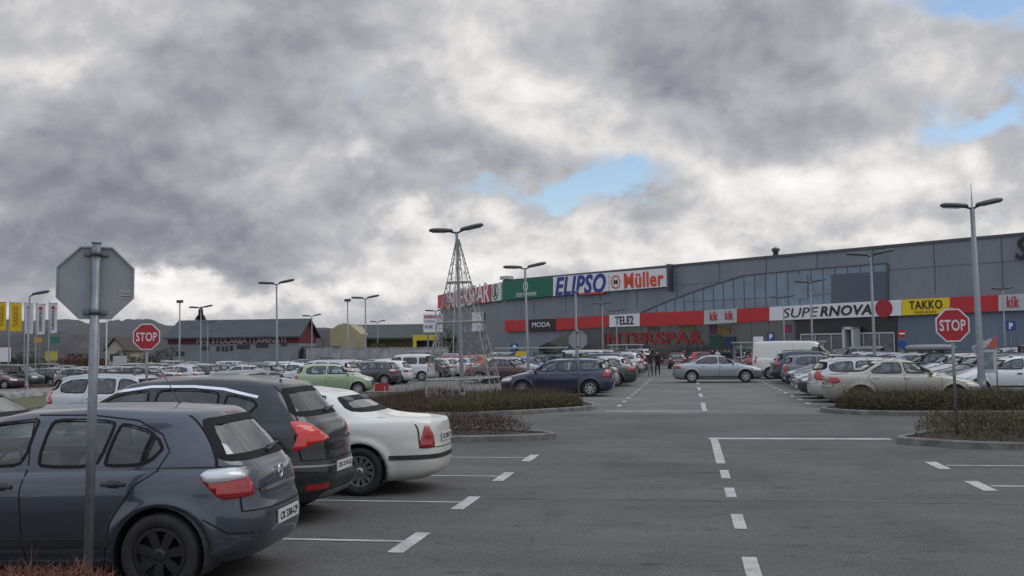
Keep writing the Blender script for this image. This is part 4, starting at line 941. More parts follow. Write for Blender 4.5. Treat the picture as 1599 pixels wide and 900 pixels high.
# ------------------------------------------------------------ shopping centre
class Frame:
    def __init__(s, p, q, out=None):
        s.o = Vector((p[0], p[1], 0)); s.u = (Vector((q[0], q[1], 0)) - s.o).normalized(); s.n = Vector((s.u.y, -s.u.x, 0)); s.len = (Vector((q[0], q[1], 0)) - s.o).length
        s.rz = math.atan2(s.u.y, s.u.x); s.M = Matrix.Translation(s.o) @ Matrix.Rotation(s.rz, 4, 'Z')
    def uv(s, px, py):
        d = ray(px, py); c = Vector((0, 0, EYE)); t = (s.o - c).dot(s.n) / d.dot(s.n); p = c + d * t; return ((p - s.o).dot(s.u), p.z)
PA, PB = dpt(1050, 115), dpt(1599, 86); dr = (PB - PA).normalized()
FT = Frame(PA, PB); u0 = FT.uv(787, 480)[0]; PC = PA + dr * u0
FF = Frame(PC, PC + dr * 10)                                       # main facade, u = 0 at its left corner
PD = dpt(689, 172); FI = Frame(PD, PC)                              # the short flank with the grocer's sign
HT = 11.0
def corrugated(name, base, sc=9.0, stain=.15):
    m = mat(name, base, .55, .25, noise=stain, nscale=.35, stretch=(1, 1, .35)); nt = m.node_tree; N = nt.nodes; L = nt.links; b = N['Principled BSDF']
    tc = N.new('ShaderNodeTexCoord'); wv = N.new('ShaderNodeTexWave'); wv.bands_direction = 'X'; wv.inputs['Scale'].default_value = sc; L.new(tc.outputs['Object'], wv.inputs[0])
    bp = N.new('ShaderNodeBump'); bp.inputs['Strength'].default_value = .6; bp.inputs['Distance'].default_value = .04; L.new(wv.outputs[0], bp.inputs['Height']); L.new(bp.outputs[0], b.inputs['Normal']); return m
CLAD = corrugated('grey_cladding', (.19, .205, .24), 1.1); CLADB = corrugated('blue_grey_cladding', (.13, .165, .21), 1.1); CAPM = mat('roof_edge', (.07, .075, .085), .5)
UE = FF.uv(1599, 480)[0] + 45
root = thing('shopping_centre', 'long grey metal clad shopping centre with slanted glass wall', 'building', FF.o, FF.rz)
LI = FI.len
li = FF.M.inverted() @ FI.o
mb = MB(); mb.slab([(0, 0), (UE, 0), (UE, 70), (li.x + 20, 90), (li.x, li.y)], 0, HT); mb.build('wall', CLAD, root)
mb = MB(); mb.box(-.1, UE, -.12, .5, HT - .02, HT + .22); mb.build('roof_edge', CAPM, root)
mb = MB()
for k in range(1, int(UE / 6)): mb.box(k * 6 - .03, k * 6 + .03, -.035, -.003, 6.4, HT - .03)
mb.box(0, UE, -.03, -.003, 8.85, 8.9); mb.build('cladding_joints', mat('joint_grey', (.10, .108, .125), .6), root)
def fpoly(pts, y0, y1, name, m, par, fr=FF, sm=False):
    P_ = [fr.uv(*p) for p in pts]; mb = MB(); mb.prism(P_, y0, y1); return mb.build(name, m, par)
GLZ = mat('curtain_glass', (.085, .15, .215), .12, .0, .8, coat=.4, noise=.35, nscale=.45)
SHOPG = mat('shop_glass', (.022, .03, .034), .06, 0, .8, noise=.5, nscale=.9, ncol=(.05, .055, .04)); DEEPB = mat('blue_glass', (.02, .035, .07), .1, 0, .8); MULL = mat('mullion', (.16, .18, .20), .5, .5)
top_poly = [(1002, 489), (1045, 471), (1100, 451), (1160, 432), (1250, 423), (1386, 412.5), (1386, 471), (1200, 480), (1100, 485.5)]
g = fpoly(top_poly, -.05, .2, 'upper_glazing', GLZ, root); 
mb = MB(); PT = [FF.uv(*p) for p in top_poly]
uu = PT[0][0] + 1.0
while uu < PT[5][0]:
    zs = [z for z in np.arange(4, 11, .05) if in_poly(uu, z, PT)]
    if zs: mb.box(uu - .05, uu + .05, -.10, -.05, min(zs), max(zs))
    uu += 1.35
mb.box(PT[0][0] + 6, PT[5][0], -.11, -.052, 6.9, 6.98)
mb.build('mullions', MULL, g)
mb = MB(); e_ = PT[:6] + [PT[6]]
for a, b in zip(e_[:-1], e_[1:]):
    dd = Vector((b[0] - a[0], b[1] - a[1])).normalized() * .12; n2 = Vector((-dd.y, dd.x))
    mb.prism([(a[0], a[1]), (b[0], b[1]), (b[0] + n2.x, b[1] + n2.y), (a[0] + n2.x, a[1] + n2.y)], -.14, -.045)
mb.build('glazing_frame', CAPM, g)
fpoly([(1299, 429), (1385, 424), (1385, 471), (1299, 475.5)], -.13, -.105, 'blue_window', DEEPB, root)
fpoly([(1240, 430), (1262, 429), (1262, 466), (1240, 467)], -.13, -.105, 'blue_window', GLZ, root)
g = fpoly([(842, 541), (905, 513), (1001, 510), (1104, 506), (1240, 500), (1240, 560), (842, 560)], -.05, .2, 'shop_window', SHOPG, root)
mb = MB(); ua, ub = FF.uv(860, 540)[0], FF.uv(1240, 540)[0]
for k in range(int((ub - ua) / 2.2)):
    u_ = ua + 2.2 * k; zt = 4.4 if k > 4 else 2.2 + .5 * k; mb.box(u_ - .04, u_ + .04, -.09, -.052, .2, zt)
mb.build('mullions', MULL, g)
fpoly([(1243, 500), (1402, 492.5), (1402, 562), (1243, 562)], -.07, .25, 'entrance_recess', mat('entrance_dark', (.022, .022, .028), .35, noise=.5, nscale=.5), root)
ent = fpoly([(1252, 526), (1398, 521), (1398, 562), (1252, 562)], -.12, -.075, 'entrance_doors', mat('door_glass', (.05, .055, .07), .15, noise=.6, nscale=1.4, ncol=(.14, .14, .15)), root)
mb = MB()
for px in (1252, 1275, 1300, 1325, 1350, 1375, 1398):
    u_ = FF.uv(px, 540)[0]; mb.box(u_ - .05, u_ + .05, -.17, -.125, 0, 3.0)
mb.box(FF.uv(1252, 540)[0], FF.uv(1398, 540)[0], -.17, -.125, 2.95, 3.1); mb.build('door_frame', mat('pale_frame', (.4, .4, .42), .5), ent)
fpoly([(1402.5, 493), (1700, 480), (1700, 575), (1402.5, 566)], -.06, .2, 'lower_cladding', CLADB, root)
# white portal frame in front of the entrance
mb = MB(); a = FF.uv(1327, 511); b = FF.uv(1341, 511)
mb.box(a[0], a[0] + .25, -1.4, -.2, 0, a[1]); mb.box(b[0], b[0] + .25, -1.4, -.2, 0, a[1]); mb.box(a[0], b[0] + .25, -1.4, -.2, a[1] - .25, a[1])
mb.build('entrance_portal', mat('portal_white', (.45, .46, .48), .5), root)
# roof furniture
a = FF.uv(1206, 400); mb = MB(); mb.lathe([(.28, 0), (.28, .5), (.42, .5), (.42, .75), (.05, .9)], 16, (a[0], .6, HT + .2)); mb.build('roof_vent', CAPM, root, True)
a = FF.uv(1050, 413); b = FF.uv(1050, 455); mb = MB(); mb.box(a[0] - .12, a[0] + .12, -.9, 0, b[1], a[1]); mb.build('sign_fin', CAPM, root)
a = FF.uv(790, 438); mb = MB(); mb.rbox(a[0] - 1.0, a[0] + .6, -.3, .9, HT + .3, HT + .75, .1); mb.box(a[0] - .4, a[0] - .2, .1, .3, HT, HT + .35); mb.build('roof_camera_housing', mat('pale_frame', (.4, .4, .42), .5), root)
# ---- signs (things fixed on the wall)
def sgn(pts, label, m, name='shop_sign', y0=-.5, y1=-.13, fr=FF, group=None, cat='sign'):
    P_ = [fr.uv(*p) for p in pts]; cu = sum(p[0] for p in P_) / 4; o = fr.M @ Vector((cu, 0, 0))
    t = thing(name, label, cat, o, fr.rz, group); mb = MB(); mb.prism([(p[0] - cu, p[1]) for p in P_], y0, y1); mb.build('panel', m, t)
    def tx(s, m_, a, b, **k):
        """fit text between two pixel corners of the panel"""
        A = fr.uv(*a); B = fr.uv(*b); off = k.pop('name', 'lettering'); return text_mesh(off, s, m_, t, A[0] - cu, B[0] - cu, B[1], A[1], y0 - .01, depth=.05, **k)
    def disc(px, py, r, m_, r0=0, nm='emblem', sx=1.0, e=0):
        c = fr.uv(px, py); mb = MB(); n = 40
        if r0: mb.add([((c[0] - cu) + q * sx * math.cos(2 * math.pi * k / n), y0 - .04 - e, c[1] + q * math.sin(2 * math.pi * k / n)) for q in (r0, r) for k in range(n)], [(k, (k + 1) % n, n + (k + 1) % n, n + k) for k in range(n)])
        else: mb.prism([((c[0] - cu) + r * sx * math.cos(2 * math.pi * k / n), c[1] + r * math.sin(2 * math.pi * k / n)) for k in range(n)], y0 - .04 - e, y0 - .005)
        return mb.build(nm, m_, t)
    return t, tx, disc, P_, cu
WSGN = mat('white_sign', (.66, .66, .68), .45, noise=.06, nscale=.8); RSGN = mat('red_band', (.42, .02, .022), .45, noise=.1, nscale=.5); GSGN = mat('green_sign', (.0, .12, .07), .45); YSGN = mat('yellow_sign', (.72, .50, .01), .45)
DSGN = mat('dark_sign', (.018, .017, .022), .5); BLUET = mat('blue_letter', (.01, .035, .22), .4); REDT = mat('orange_red_letter', (.62, .055, .02), .4); WT = mat('white_letter', (.65, .65, .65), .4); ISGN = mat('deep_red_sign', (.42, .015, .025), .45)
t, tx, disc, P_, cu = sgn([(688, 482), (772, 471.5), (772, 444), (688, 461.5)], 'red grocery sign with white INTERSPAR lettering on the left flank', ISGN, fr=FI)
tx('INTERSPAR', WT, (703, 455.5), (770, 474.5) if False else (770, 472), bold=.012)
FI_t = thing('shop_sign', 'white panel with green fir tree badge right of the red grocery sign', 'sign', FI.M @ Vector((FI.uv(779, 460)[0], 0, 0)), FI.rz)
pp = [FI.uv(*q) for q in ((773, 471), (787, 469), (787, 441), (773, 444))]; c0 = FI.uv(779, 460)[0]; mb = MB(); mb.prism([(q[0] - c0, q[1]) for q in pp], -.5, -.13); mb.build('panel', WSGN, FI_t)
zc = sum(q[1] for q in pp) / 4; wS = (pp[1][0] - pp[0][0])
mb = MB(); n = 32; mb.add([(q * wS * .36 * math.cos(2 * math.pi * k / n), -.52, zc + q * 1.1 * math.sin(2 * math.pi * k / n)) for q in (.8, 1) for k in range(n)], [(k, (k + 1) % n, n + (k + 1) % n, n + k) for k in range(n)])
GT = mat('fir_green', (.0, .08, .035), .5); mb.build('ring', GT, FI_t, fix=False)
mb = MB(); 
for k in range(3): mb.prism([(-wS * .2 + k * wS * .035, zc - .6 + .42 * k), (wS * .2 - k * wS * .035, zc - .6 + .42 * k), (0, zc + .1 + .4 * k)], -.54 - .004 * k, -.505)
mb.build('fir_emblem', GT, FI_t)
t, tx, disc, P_, cu = sgn([(789, 469.5), (867, 462.5), (867, 433.5), (789, 440.5)], 'green shoe shop sign with white ring mark above its name', GSGN)
disc(825.5, 447.5, .62, WT, .45, sx=.8); tx('DEICHMANN', WT, (811, 458.3), (842, 462), bold=-.002)
t, tx, disc, P_, cu = sgn([(868, 463), (955, 455), (955, 426), (868, 433)], 'white sign with slanted blue ELIPSO lettering', WSGN)
tx('ELIPSO', BLUET, (871.5, 433.5), (951, 457.2), bold=.03, shear=.22, spacing=1.08); mb = MB(); a, b = FF.uv(910, 461), FF.uv(948, 456); mb.box(a[0] - cu, b[0] - cu, -.55, -.505, a[1], a[1] + .22); mb.build('underline', REDT, t)
t, tx, disc, P_, cu = sgn([(956, 455), (1047, 448), (1047, 419), (956, 426)], 'white sign with red Müller lettering and a square mill badge', WSGN)
tx('Müller', REDT, (979, 427.5), (1041, 447), bold=.025, spacing=1.08)
mb = MB(); a, b = FF.uv(958.5, 431), FF.uv(973.5, 451); x0, x1, z1, z0 = a[0] - cu, b[0] - cu, a[1], b[1]; xc, zc = (x0 + x1) / 2, (z0 + z1) / 2; rx_, rz_ = (x1 - x0) / 2, (z1 - z0) / 2
n = 64; star = lambda q: [(xc + q * rx_ * (1 + .10 * math.cos(8 * th)) * math.copysign(abs(math.cos(th)) ** .6, math.cos(th)), zc + q * rz_ * (1 + .10 * math.cos(8 * th)) * math.copysign(abs(math.sin(th)) ** .6, math.sin(th))) for th in np.linspace(0, 2 * math.pi, n + 1)[:-1]]
A_, B_ = star(.92), star(.72); mb.add([(q[0], -.53, q[1]) for q in A_ + B_], [(k, (k + 1) % n, n + (k + 1) % n, n + k) for k in range(n)]); mb.build('badge_frame', REDT, t, fix=False)
text_mesh('badge_letter', 'M', INK, t, xc - rx_ * .42, xc + rx_ * .42, zc - rz_ * .35, zc + rz_ * .35, -.51, bold=.08)
GB = 'plain red panels of the sign band'
def band(px0, px1):
    f = lambda px, tb: np.interp(px, [792, 868, 956, 1003, 1104, 1215, 1412, 1562, 1599, 1700], [501, 498, 492.5, 489.5, 485, 479.3, 468.5, 461, 459, 454] if tb else [518, 516, 511, 509.5, 507, 500.5, 493, 486.5, 485, 481])
    return [(px0, f(px0, 0)), (px1, f(px1, 0)), (px1, f(px1, 1)), (px0, f(px0, 1))]
for a, b, lb in ((792, 830, 'plain red band panel at the left end of the sign band'), (871, 956, 'plain red band panel left of the white TELE2 sign'), (1003, 1104, 'long plain red band panel right of the TELE2 sign'), (1155, 1206, 'short plain red band panel left of the SUPERNOVA sign'), (1487, 1562, 'plain red band panel right of the yellow sign')):
    sgn(band(a, b), lb, RSGN, name='band_panel', group=GB, y0=-.42)
t, tx, disc, P_, cu = sgn(band(830, 871), 'black sign with small white MODA lettering in the red band', DSGN); tx('MODA', WT, (836, 504), (864, 510.5), bold=.0)
t, tx, disc, P_, cu = sgn(band(956, 1003), 'white TELE2 sign in the red band', WSGN); tx('TELE2', INK, (965, 494.5), (994, 506.5), bold=.02, spacing=1.08)
t, tx, disc, P_, cu = sgn(band(1104, 1155), 'pale grey sign with two red kik logos left of centre', mat('pale_grey_sign', (.42, .43, .45), .5)); tx('kik', ISGN, (1113, 487), (1125.5, 500.5), bold=.02, spacing=1.15); tx('kik', ISGN, (1137, 486), (1149.5, 499), bold=.02, spacing=1.15)
t, tx, disc, P_, cu = sgn(band(1206, 1412), 'long white sign reading SUPERNOVA with a dark red disc', WSGN)
b_ = .1
tx('SUPE', INK, (1227, 482), (1283, 494.5) , bold=-.005, shear=.2); tx('RNOVA', INK, (1285, 478.8), (1366, 491.5), bold=.025, shear=.2, spacing=1.06)
disc(1384.5, 482, .86, mat('disc_red', (.30, .015, .025), .5), sx=1.0)
t, tx, disc, P_, cu = sgn(band(1413, 1487), 'yellow sign with black TAKKO lettering', YSGN); tx('TAKKO', INK, (1424, 470.5), (1476, 482), bold=.012, spacing=1.08); tx('FASHION', mat('brown_letter', (.3, .17, .01), .5), (1432, 486.3), (1466, 488.6), bold=0)
t, tx, disc, P_, cu = sgn(band(1563, 1660), 'pale grey kik sign cut by the right picture edge', mat('pale_grey_sign', (.42, .43, .45), .5)); tx('kik', ISGN, (1576, 463), (1596, 480), bold=.02, spacing=1.15)
A = FF.uv(1586, 372); B = FF.uv(1610, 404); t = thing('roof_lettering', 'big black slanted capital letters high on the wall at the right edge', 'lettering', FF.M @ Vector((A[0], 0, 0)), FF.rz)
hgt = A[1] - B[1]
text_mesh('letters', 'SUPERNOVA', INK, t, 0, hgt * 6.6, B[1], A[1], -.14, bold=.01, shear=.22, depth=.15)
# window lettering INTERSPAR and posters
A = FF.uv(942, 521); B = FF.uv(1100, 537.5); t = thing('window_lettering', 'large red INTERSPAR letters stuck across the shop windows', 'lettering', FF.M @ Vector((A[0], 0, 0)), FF.rz)
text_mesh('letters', 'INTERSPAR', mat('red_vinyl', (.24, .014, .016), .5, noise=.3, nscale=1.5), t, 0, B[0] - A[0], B[1], A[1], -.12, bold=.035, depth=.02, spacing=1.05)
posters = [(1108, 1120, 508, 522, (.16, .02, .12), 'purple'), (1122, 1142, 509, 522, (.30, .20, .02), 'ochre'), (1108, 1128, 524, 542, (.0, .12, .06), 'green'), (1130, 1150, 526, 545, (.03, .05, .14), 'navy'), (1225, 1236, 508, 520, (.5, .03, .16), 'pink'), (1012, 1030, 511, 518, (.22, .14, .05), 'brown'), (1060, 1085, 509, 517, (.25, .22, .08), 'olive')]
for x0, x1, y0, y1, c, nm in posters:
    a, b = FF.uv(x0, y0), FF.uv(x1, y1); mb = MB(); mb.box(-(b[0] - a[0]) / 2, (b[0] - a[0]) / 2, -.11, -.095, b[1], a[1]); o = mb.build('poster', mat('poster_' + nm, tuple(q * .45 for q in c), .5, noise=.5, nscale=2.5)); o.matrix_world = FF.M @ Matrix.Translation(((a[0] + b[0]) / 2, 0, 0)); tag(o, f'{nm} promotional poster inside the shop window', 'poster', 'posters in the shop windows')
# canopy beams and vertical grey notice boards on the flank wall
t, tx, disc, P_, cu = sgn([(742, 518), (757, 517), (757, 487), (742, 488)], 'tall pale notice board on the flank wall behind the wire tree', WSGN, fr=FI, name='notice_board', cat='board')

# ------------------------------------------------------------ street lamps
def lamp(px, py, dep, label, heads=2, lean=0.0, finial=False, turn=0.0, scale=1.0, group='twin headed lamp posts over the car park', pole_r=.075):
    p = dpt(px, dep); H_ = zat(px, py, dep) - p.z
    t = thing('street_lamp', label, 'street lamp', p, rad(9.7 + turn), group)
    mb = MB(); mb.lathe([(pole_r * 1.9, 0), (pole_r * 1.9, .03), (pole_r * 1.25, .04), (pole_r * 1.2, .9), (pole_r, 1.0), (pole_r * .62, H_ - .05), (0, H_ - .03)], 14); mb.box(-.05, .05, -pole_r * 1.25, -pole_r * 1.15, .45, .75)
    mb.build('pole', STEEL, t, True)
    for sg in ((-1, 1) if heads == 2 else (1,)):
        a = rad(11 if sg > 0 else 3); ln = .95 * scale; M = Matrix.Translation((0, 0, H_)) @ Matrix.Rotation(-a * sg, 4, 'Y')
        arm = MB(); arm.tube([M @ Vector((0, 0, -.05)), M @ Vector((sg * .22, 0, 0))], .035, 8); ao = arm.build('arm', LAMPG, t, True)
        hd = MB(); x0, x1 = .15 * scale, .15 * scale + ln; n = 12; rings = []
        for xx, wy, wz in ((x0, .06, .05), (x0 + .06, .11, .085), (x0 + ln * .35, .14, .10), (x0 + ln * .75, .14, .10), (x1 - .06, .11, .08), (x1, .05, .04)):
            rings.append([M @ Vector((sg * xx, wy * math.cos(2 * math.pi * k / n), .02 + wz * (math.sin(2 * math.pi * k / n) if math.sin(2 * math.pi * k / n) > 0 else .6 * math.sin(2 * math.pi * k / n)))) for k in range(n)])
        vs = sum(rings, []); hd.add(vs, [(i * n + k, i * n + (k + 1) % n, (i + 1) * n + (k + 1) % n, (i + 1) * n + k) for i in range(5) for k in range(n)] + [tuple(range(n)), tuple(range(5 * n, 6 * n))])
        ho = hd.build('lamp_head', LAMPG, t, True)
        ln_ = MB(); q = [M @ Vector((sg * xx, yy, -.045)) for xx, yy in ((x0 + .3 * ln, -.09), (x1 - .1, -.09), (x1 - .1, .09), (x0 + .3 * ln, .09))]; q2 = [v + Vector((0, 0, .02)) for v in q]
        ln_.add(q + q2, [(0, 1, 2, 3), (4, 5, 6, 7), (0, 1, 5, 4), (1, 2, 6, 5), (2, 3, 7, 6), (3, 0, 4, 7)]); ln_.build('lens', mat('lamp_lens', (.2, .2, .2), .2), ho)
    if finial: mb = MB(); mb.tube([(0, 0, H_), (0, 0, H_ + .75)], [.02, .006], 6); mb.build('lightning_rod', STEEL, t)
    t.rotation_euler = (0, -rad(lean), rad(9.7 + turn)); return t
LP = [(723, 360, 35.5, 'tall twin lamp post inside the wire Christmas tree', dict(lean=1.6, scale=.88)), (826, 418, 51, 'twin lamp post behind the blue estate car, against the green sign', dict(lean=1.2, turn=5)), (433, 443, 61, 'twin lamp post in front of the long red banded hall', dict(lean=.5)),
      (571, 466, 79, 'twin lamp post beside the yellow gabled hall', dict()), (313, 481, 93, 'twin lamp post before the dark conifer', dict()), (487, 494, 115, 'small distant twin lamp post right of the red banded hall', dict()),
      (590, 503, 143, 'small distant twin lamp post above the yellow hall roof', dict()), (681, 486, 106, 'small twin lamp post left of the shopping centre corner', dict()), (1535, 321, 31, 'tallest lamp post at the right with a lightning rod', dict(finial=True, lean=.9, scale=.88, pole_r=.105)),
      (1368, 398, 46, 'twin lamp post in front of the SUPERNOVA disc', dict(lean=.5)), (1270, 441, 66, 'twin lamp post before the letter E of the SUPERNOVA sign', dict(turn=8)), (1226, 465, 87, 'twin lamp post left of the SUPERNOVA lettering', dict(turn=12)),
      (942, 475, 94, 'thin twin lamp post left of the TELE2 sign', dict(scale=.9)), (964, 486, 112, 'thin short twin lamp post at the TELE2 sign', dict(scale=.9)), (1571, 452, 77, 'twin lamp post by the right hand kik sign', dict(turn=20)), (324, 504, 130, 'distant twin lamp post left of the red letters of the hall', dict())]
for px, py, dep, lb, k in LP: lamp(px, py, dep, lb, **k)
lamp(41, 461, 56, 'single arm lamp post beside the shop flags at the left', heads=1, lean=-1.0, group='single headed lamps and masts')
lamp(901, 458, 58, 'slim lamp post rising behind the grey sign back', heads=1, turn=80, scale=.5, group='single headed lamps and masts')
for px, py, dep, lb in ((280, 473, 125, 'tall floodlight mast left of the twin lamp posts'), (543, 471, 130, 'tall floodlight mast beside the yellow gabled hall')):
    p = dpt(px, dep); z = zat(px, py, dep) - p.z; t = thing('floodlight_mast', lb, 'mast', p, 0, 'single headed lamps and masts'); mb = MB(); mb.lathe([(.14, 0), (.07, z), (0, z)], 10); mb.build('pole', STEEL, t, True); mb = MB(); mb.rbox(-.4, .4, -.15, .15, z, z + .35, .05); mb.build('floodlight', LAMPG, t)

# ------------------------------------------------------------ road signs
def octa(r): return [(r * math.cos(rad(22.5 + 45 * k)), r * math.sin(rad(22.5 + 45 * k))) for k in range(8)]
def stop_sign(px, dep, ztop, size, label, face, lean=0, yaw=9.7, pr=.03, front=True, backpole=.03, post_top=None, sticker=False):
    p = dpt(px, dep); R_ = size / 2 / math.cos(rad(22.5)); zc = ztop - size / 2
    t = thing('stop_sign', label, 'road sign', p, rad(yaw), None)
    mb = MB(); mb.tube([(0, 0, 0), (0, 0, post_top or ztop + .02)], pr, 16); mb.tube([(0, 0, (post_top or ztop + .02)), (0, 0, (post_top or ztop + .02) + .012)], pr * 1.06, 16); mb.build('post', STEEL, t, True)
    yf = -(pr + .012) if face else (pr + .012); sg = -1 if face else 1
    SB = mat('sign_back_grey', (.27, .285, .30), .5, .2, noise=.14, nscale=3)
    mb = MB(); mb.prism([(a, zc + b) for a, b in octa(R_)], yf, yf + sg * .004)
    n = 8; o1, o2 = octa(R_), octa(R_ - .012)      # folded rim on the back
    mb.add([(a, yf, zc + b) for a, b in o1] + [(a, yf - sg * .02, zc + b) for a, b in o1] + [(a, yf - sg * .02, zc + b) for a, b in o2] + [(a, yf, zc + b) for a, b in o2], [(r * n + i, r * n + (i + 1) % n, (r + 1) * n + (i + 1) % n, (r + 1) * n + i) for r in range(3) for i in range(n)])
    pl = mb.build('plate', SB, t)
    fm = MB(); fm.prism([(a, zc + b) for a, b in octa(R_ * .995)], yf + sg * .0045, yf + sg * .0062); fm.build('white_border', mat('sign_white', (.62, .62, .62), .4), pl)
    fm = MB(); fm.prism([(a, zc + b) for a, b in octa(R_ * .915)], yf + sg * .0063, yf + sg * .0078); fm.build('red_face', mat('stop_red', (.36, .012, .022), .4, noise=.08, nscale=4), pl)
    M = Matrix.Identity(4) if face else Matrix.Rotation(math.pi, 4, 'Z')
    text_mesh('stop_lettering', 'STOP', mat('sign_white', (.62, .62, .62), .4), pl, -size * .385, size * .385, zc - size * .17, zc + size * .17, -(abs(yf) + .0080), bold=.018, depth=.001, M=M, spacing=1.05)
    for zz in (zc + size * .40, zc - size * .40):
        mb = MB(); mb.lathe([(pr + .002, -.02), (pr + .008, -.018), (pr + .008, .018), (pr + .002, .02)], 16, (0, 0, zz)); mb.rbox(-.085, .085, min(yf - sg * .02, yf), max(yf - sg * .02, yf), zz - .018, zz + .018, .006); mb.build('clamp', mat('clamp_steel', (.12, .125, .13), .5, .6), t, True)
    if sticker:
        mb = MB(); mb.box(.17, .265, yf - sg * .0045, yf - sg * .0012, zc - .115, zc - .055); q = mb.build('sticker', mat('sticker', (.36, .36, .37), .5), pl); 
        text_mesh('sticker_print', 'Mašić', mat('sticker_ink', (.12, .05, .05), .5), q, .18, .255, zc - .085, zc - .062, yf - .0046, depth=.0005); mb = MB(); mb.box(.18, .255, yf - .0055, yf - .0046, zc - .104, zc - .096); mb.build('sticker_line', mat('sticker_ink', (.12, .05, .05), .5), q)
    t.rotation_euler = (0, -rad(lean), rad(yaw)); return t
d0 = 7.55
stop_sign(136, d0, zat(145, 381, d0), 113 / 1600 * d0 * 1.03, 'large grey back of an octagonal sign in the foreground at the left', False, yaw=30, lean=-.7, pr=.034, sticker=True)
stop_sign(228, 23.4, zat(225, 503, 23.4), .60, 'red octagonal stop sign beyond the silver estate car at the left', True, yaw=18)
stop_sign(1495, 20.6, zat(1484, 482, 20.6), .67, 'red octagonal stop sign above the right hand hedge', True, lean=.7, yaw=6)
stop_sign(904, 36.5, zat(904, 516, 36.5), .66, 'grey back of an octagonal sign behind the blue estate car hedge', False, yaw=5)
stop_sign(512, 92, zat(512, 535, 92), .85, 'tiny grey back of an octagonal sign among the far left cars', False, yaw=5)
def psign(px, py, dep, label, sz=.6):
    p = dpt(px, dep); z = zat(px, py, dep); t = thing('parking_sign', label, 'road sign', p, rad(9.7), 'blue parking signs'); mb = MB(); mb.tube([(0, 0, 0), (0, 0, z + sz / 2)], .03, 8); mb.build('post', STEEL, t)
    mb = MB(); mb.box(-sz / 2, sz / 2, -.06, -.035, z - sz / 2, z + sz / 2); pl = mb.build('plate', mat('sign_blue', (.01, .05, .22), .4), t); text_mesh('lettering', 'P', mat('sign_white', (.62, .62, .62), .4), pl, -sz * .2, sz * .22, z - sz * .32, z + sz * .32, -.061, bold=.05, depth=.003)
psign(804, 541, 78, 'blue parking sign left of the lamp post behind the blue estate car'); psign(1205, 526, 74, 'blue parking sign above the white van', .6); psign(1581, 509, 62, 'blue parking sign at the right edge of the grey wall', .6)
# no-entry disc
p = dpt(1410, 72); t = thing('no_entry_sign', 'small red round no entry sign over a blue disc near the entrance', 'road sign', p, rad(9.7)); z = zat(1410, 521, 72); mb = MB(); mb.tube([(0, 0, 0), (0, 0, z)], .03, 8); mb.build('post', STEEL, t)
for zz, m_ in ((z, REDS), (z - .75, mat('sign_blue', (.01, .05, .22), .4))): mb = MB(); mb.lathe([(0, -.06), (.3, -.06), (.3, -.04), (0, -.04)], 24, (0, 0, zz), axis='y'); mb.build('disc', m_, t)
mb = MB(); mb.box(-.2, .2, -.066, -.061, z - .05, z + .05); mb.build('bar', WHITE, t)
# ------------------------------------------------------------ wire Christmas tree round the lamp post
p = dpt(724, 35.5); base = p.copy(); t = thing('wire_christmas_tree', 'tall conical Christmas tree of wire hoops and light strings round a lamp post', 'decoration', p, rad(9.7))
Z = lambda y: zat(724, y, 35.5) - p.z
zs = [(Z(372), .05), (Z(440), .43), (Z(503), .82), (Z(591), 1.28), (.30, 1.30)]
WIRE = mat('pale_wire', (.34, .34, .33), .5, .2, noise=.3, nscale=5); LSTR = mat('light_string', (.29, .285, .26), .6, noise=.4, nscale=14)
def hoop(r, z, th, m, nm, n=40):
    mb = MB(); mb.tube([(r * math.cos(a), r * math.sin(a), z) for a in np.linspace(0, 2 * math.pi, n + 1)], th, 6); return mb.build(nm, m, t, True)
for (z, r), th in zip(zs[1:], (.022, .022, .026, .02)): hoop(r, z, th, WIRE, 'hoop')
hoop(.62, (zs[1][0] + zs[2][0]) / 2, .012, WIRE, 'hoop')
for k in range(6):
    a = 2 * math.pi * k / 6 + .3; mb = MB(); mb.tube([(r * math.cos(a), r * math.sin(a), z) for z, r in zs], .016, 6); mb.build('strut', WIRE, t)
for z, r in zs[1:4]:
    for k in range(4): mb = MB(); a = math.pi / 2 * k; mb.tube([(0, 0, z), (r * math.cos(a), r * math.sin(a), z)], .014, 5); mb.build('spoke', WIRE, t)
rg_ = random.Random(3)
for (z0, r0), (z1, r1), n, nm in ((zs[0], zs[1], 22, 'string_net'), (zs[1], zs[2], 32, 'string_net'), (zs[2], zs[3], 46, 'string_net'), (zs[3], zs[4], 48, 'string_skirt')):
    mb = MB()
    for k in range(n):
        a0 = 2 * math.pi * k / n; pts = []
        m_ = max(3, int(abs(z1 - z0) / .16))
        for j in range(m_ + 1):
            f = j / m_; a = a0 + rg_.gauss(0, .10 / max(.3, r0 + (r1 - r0) * f)) * (0 < j < m_) + (math.pi / n if j % 2 else 0); r = r0 + (r1 - r0) * f + rg_.gauss(0, .012)
            pts.append((r * math.cos(a), r * math.sin(a), z0 + (z1 - z0) * f))
        mb.tube(pts, .005 if nm == 'string_net' else .010, 3, cap=False)
        for q in pts[::1]: mb.tube([q, (q[0], q[1], q[2] - .05)], .011, 4)
    mb.build(nm, LSTR, t)
t.rotation_euler = (0, -rad(1.6), rad(9.7))
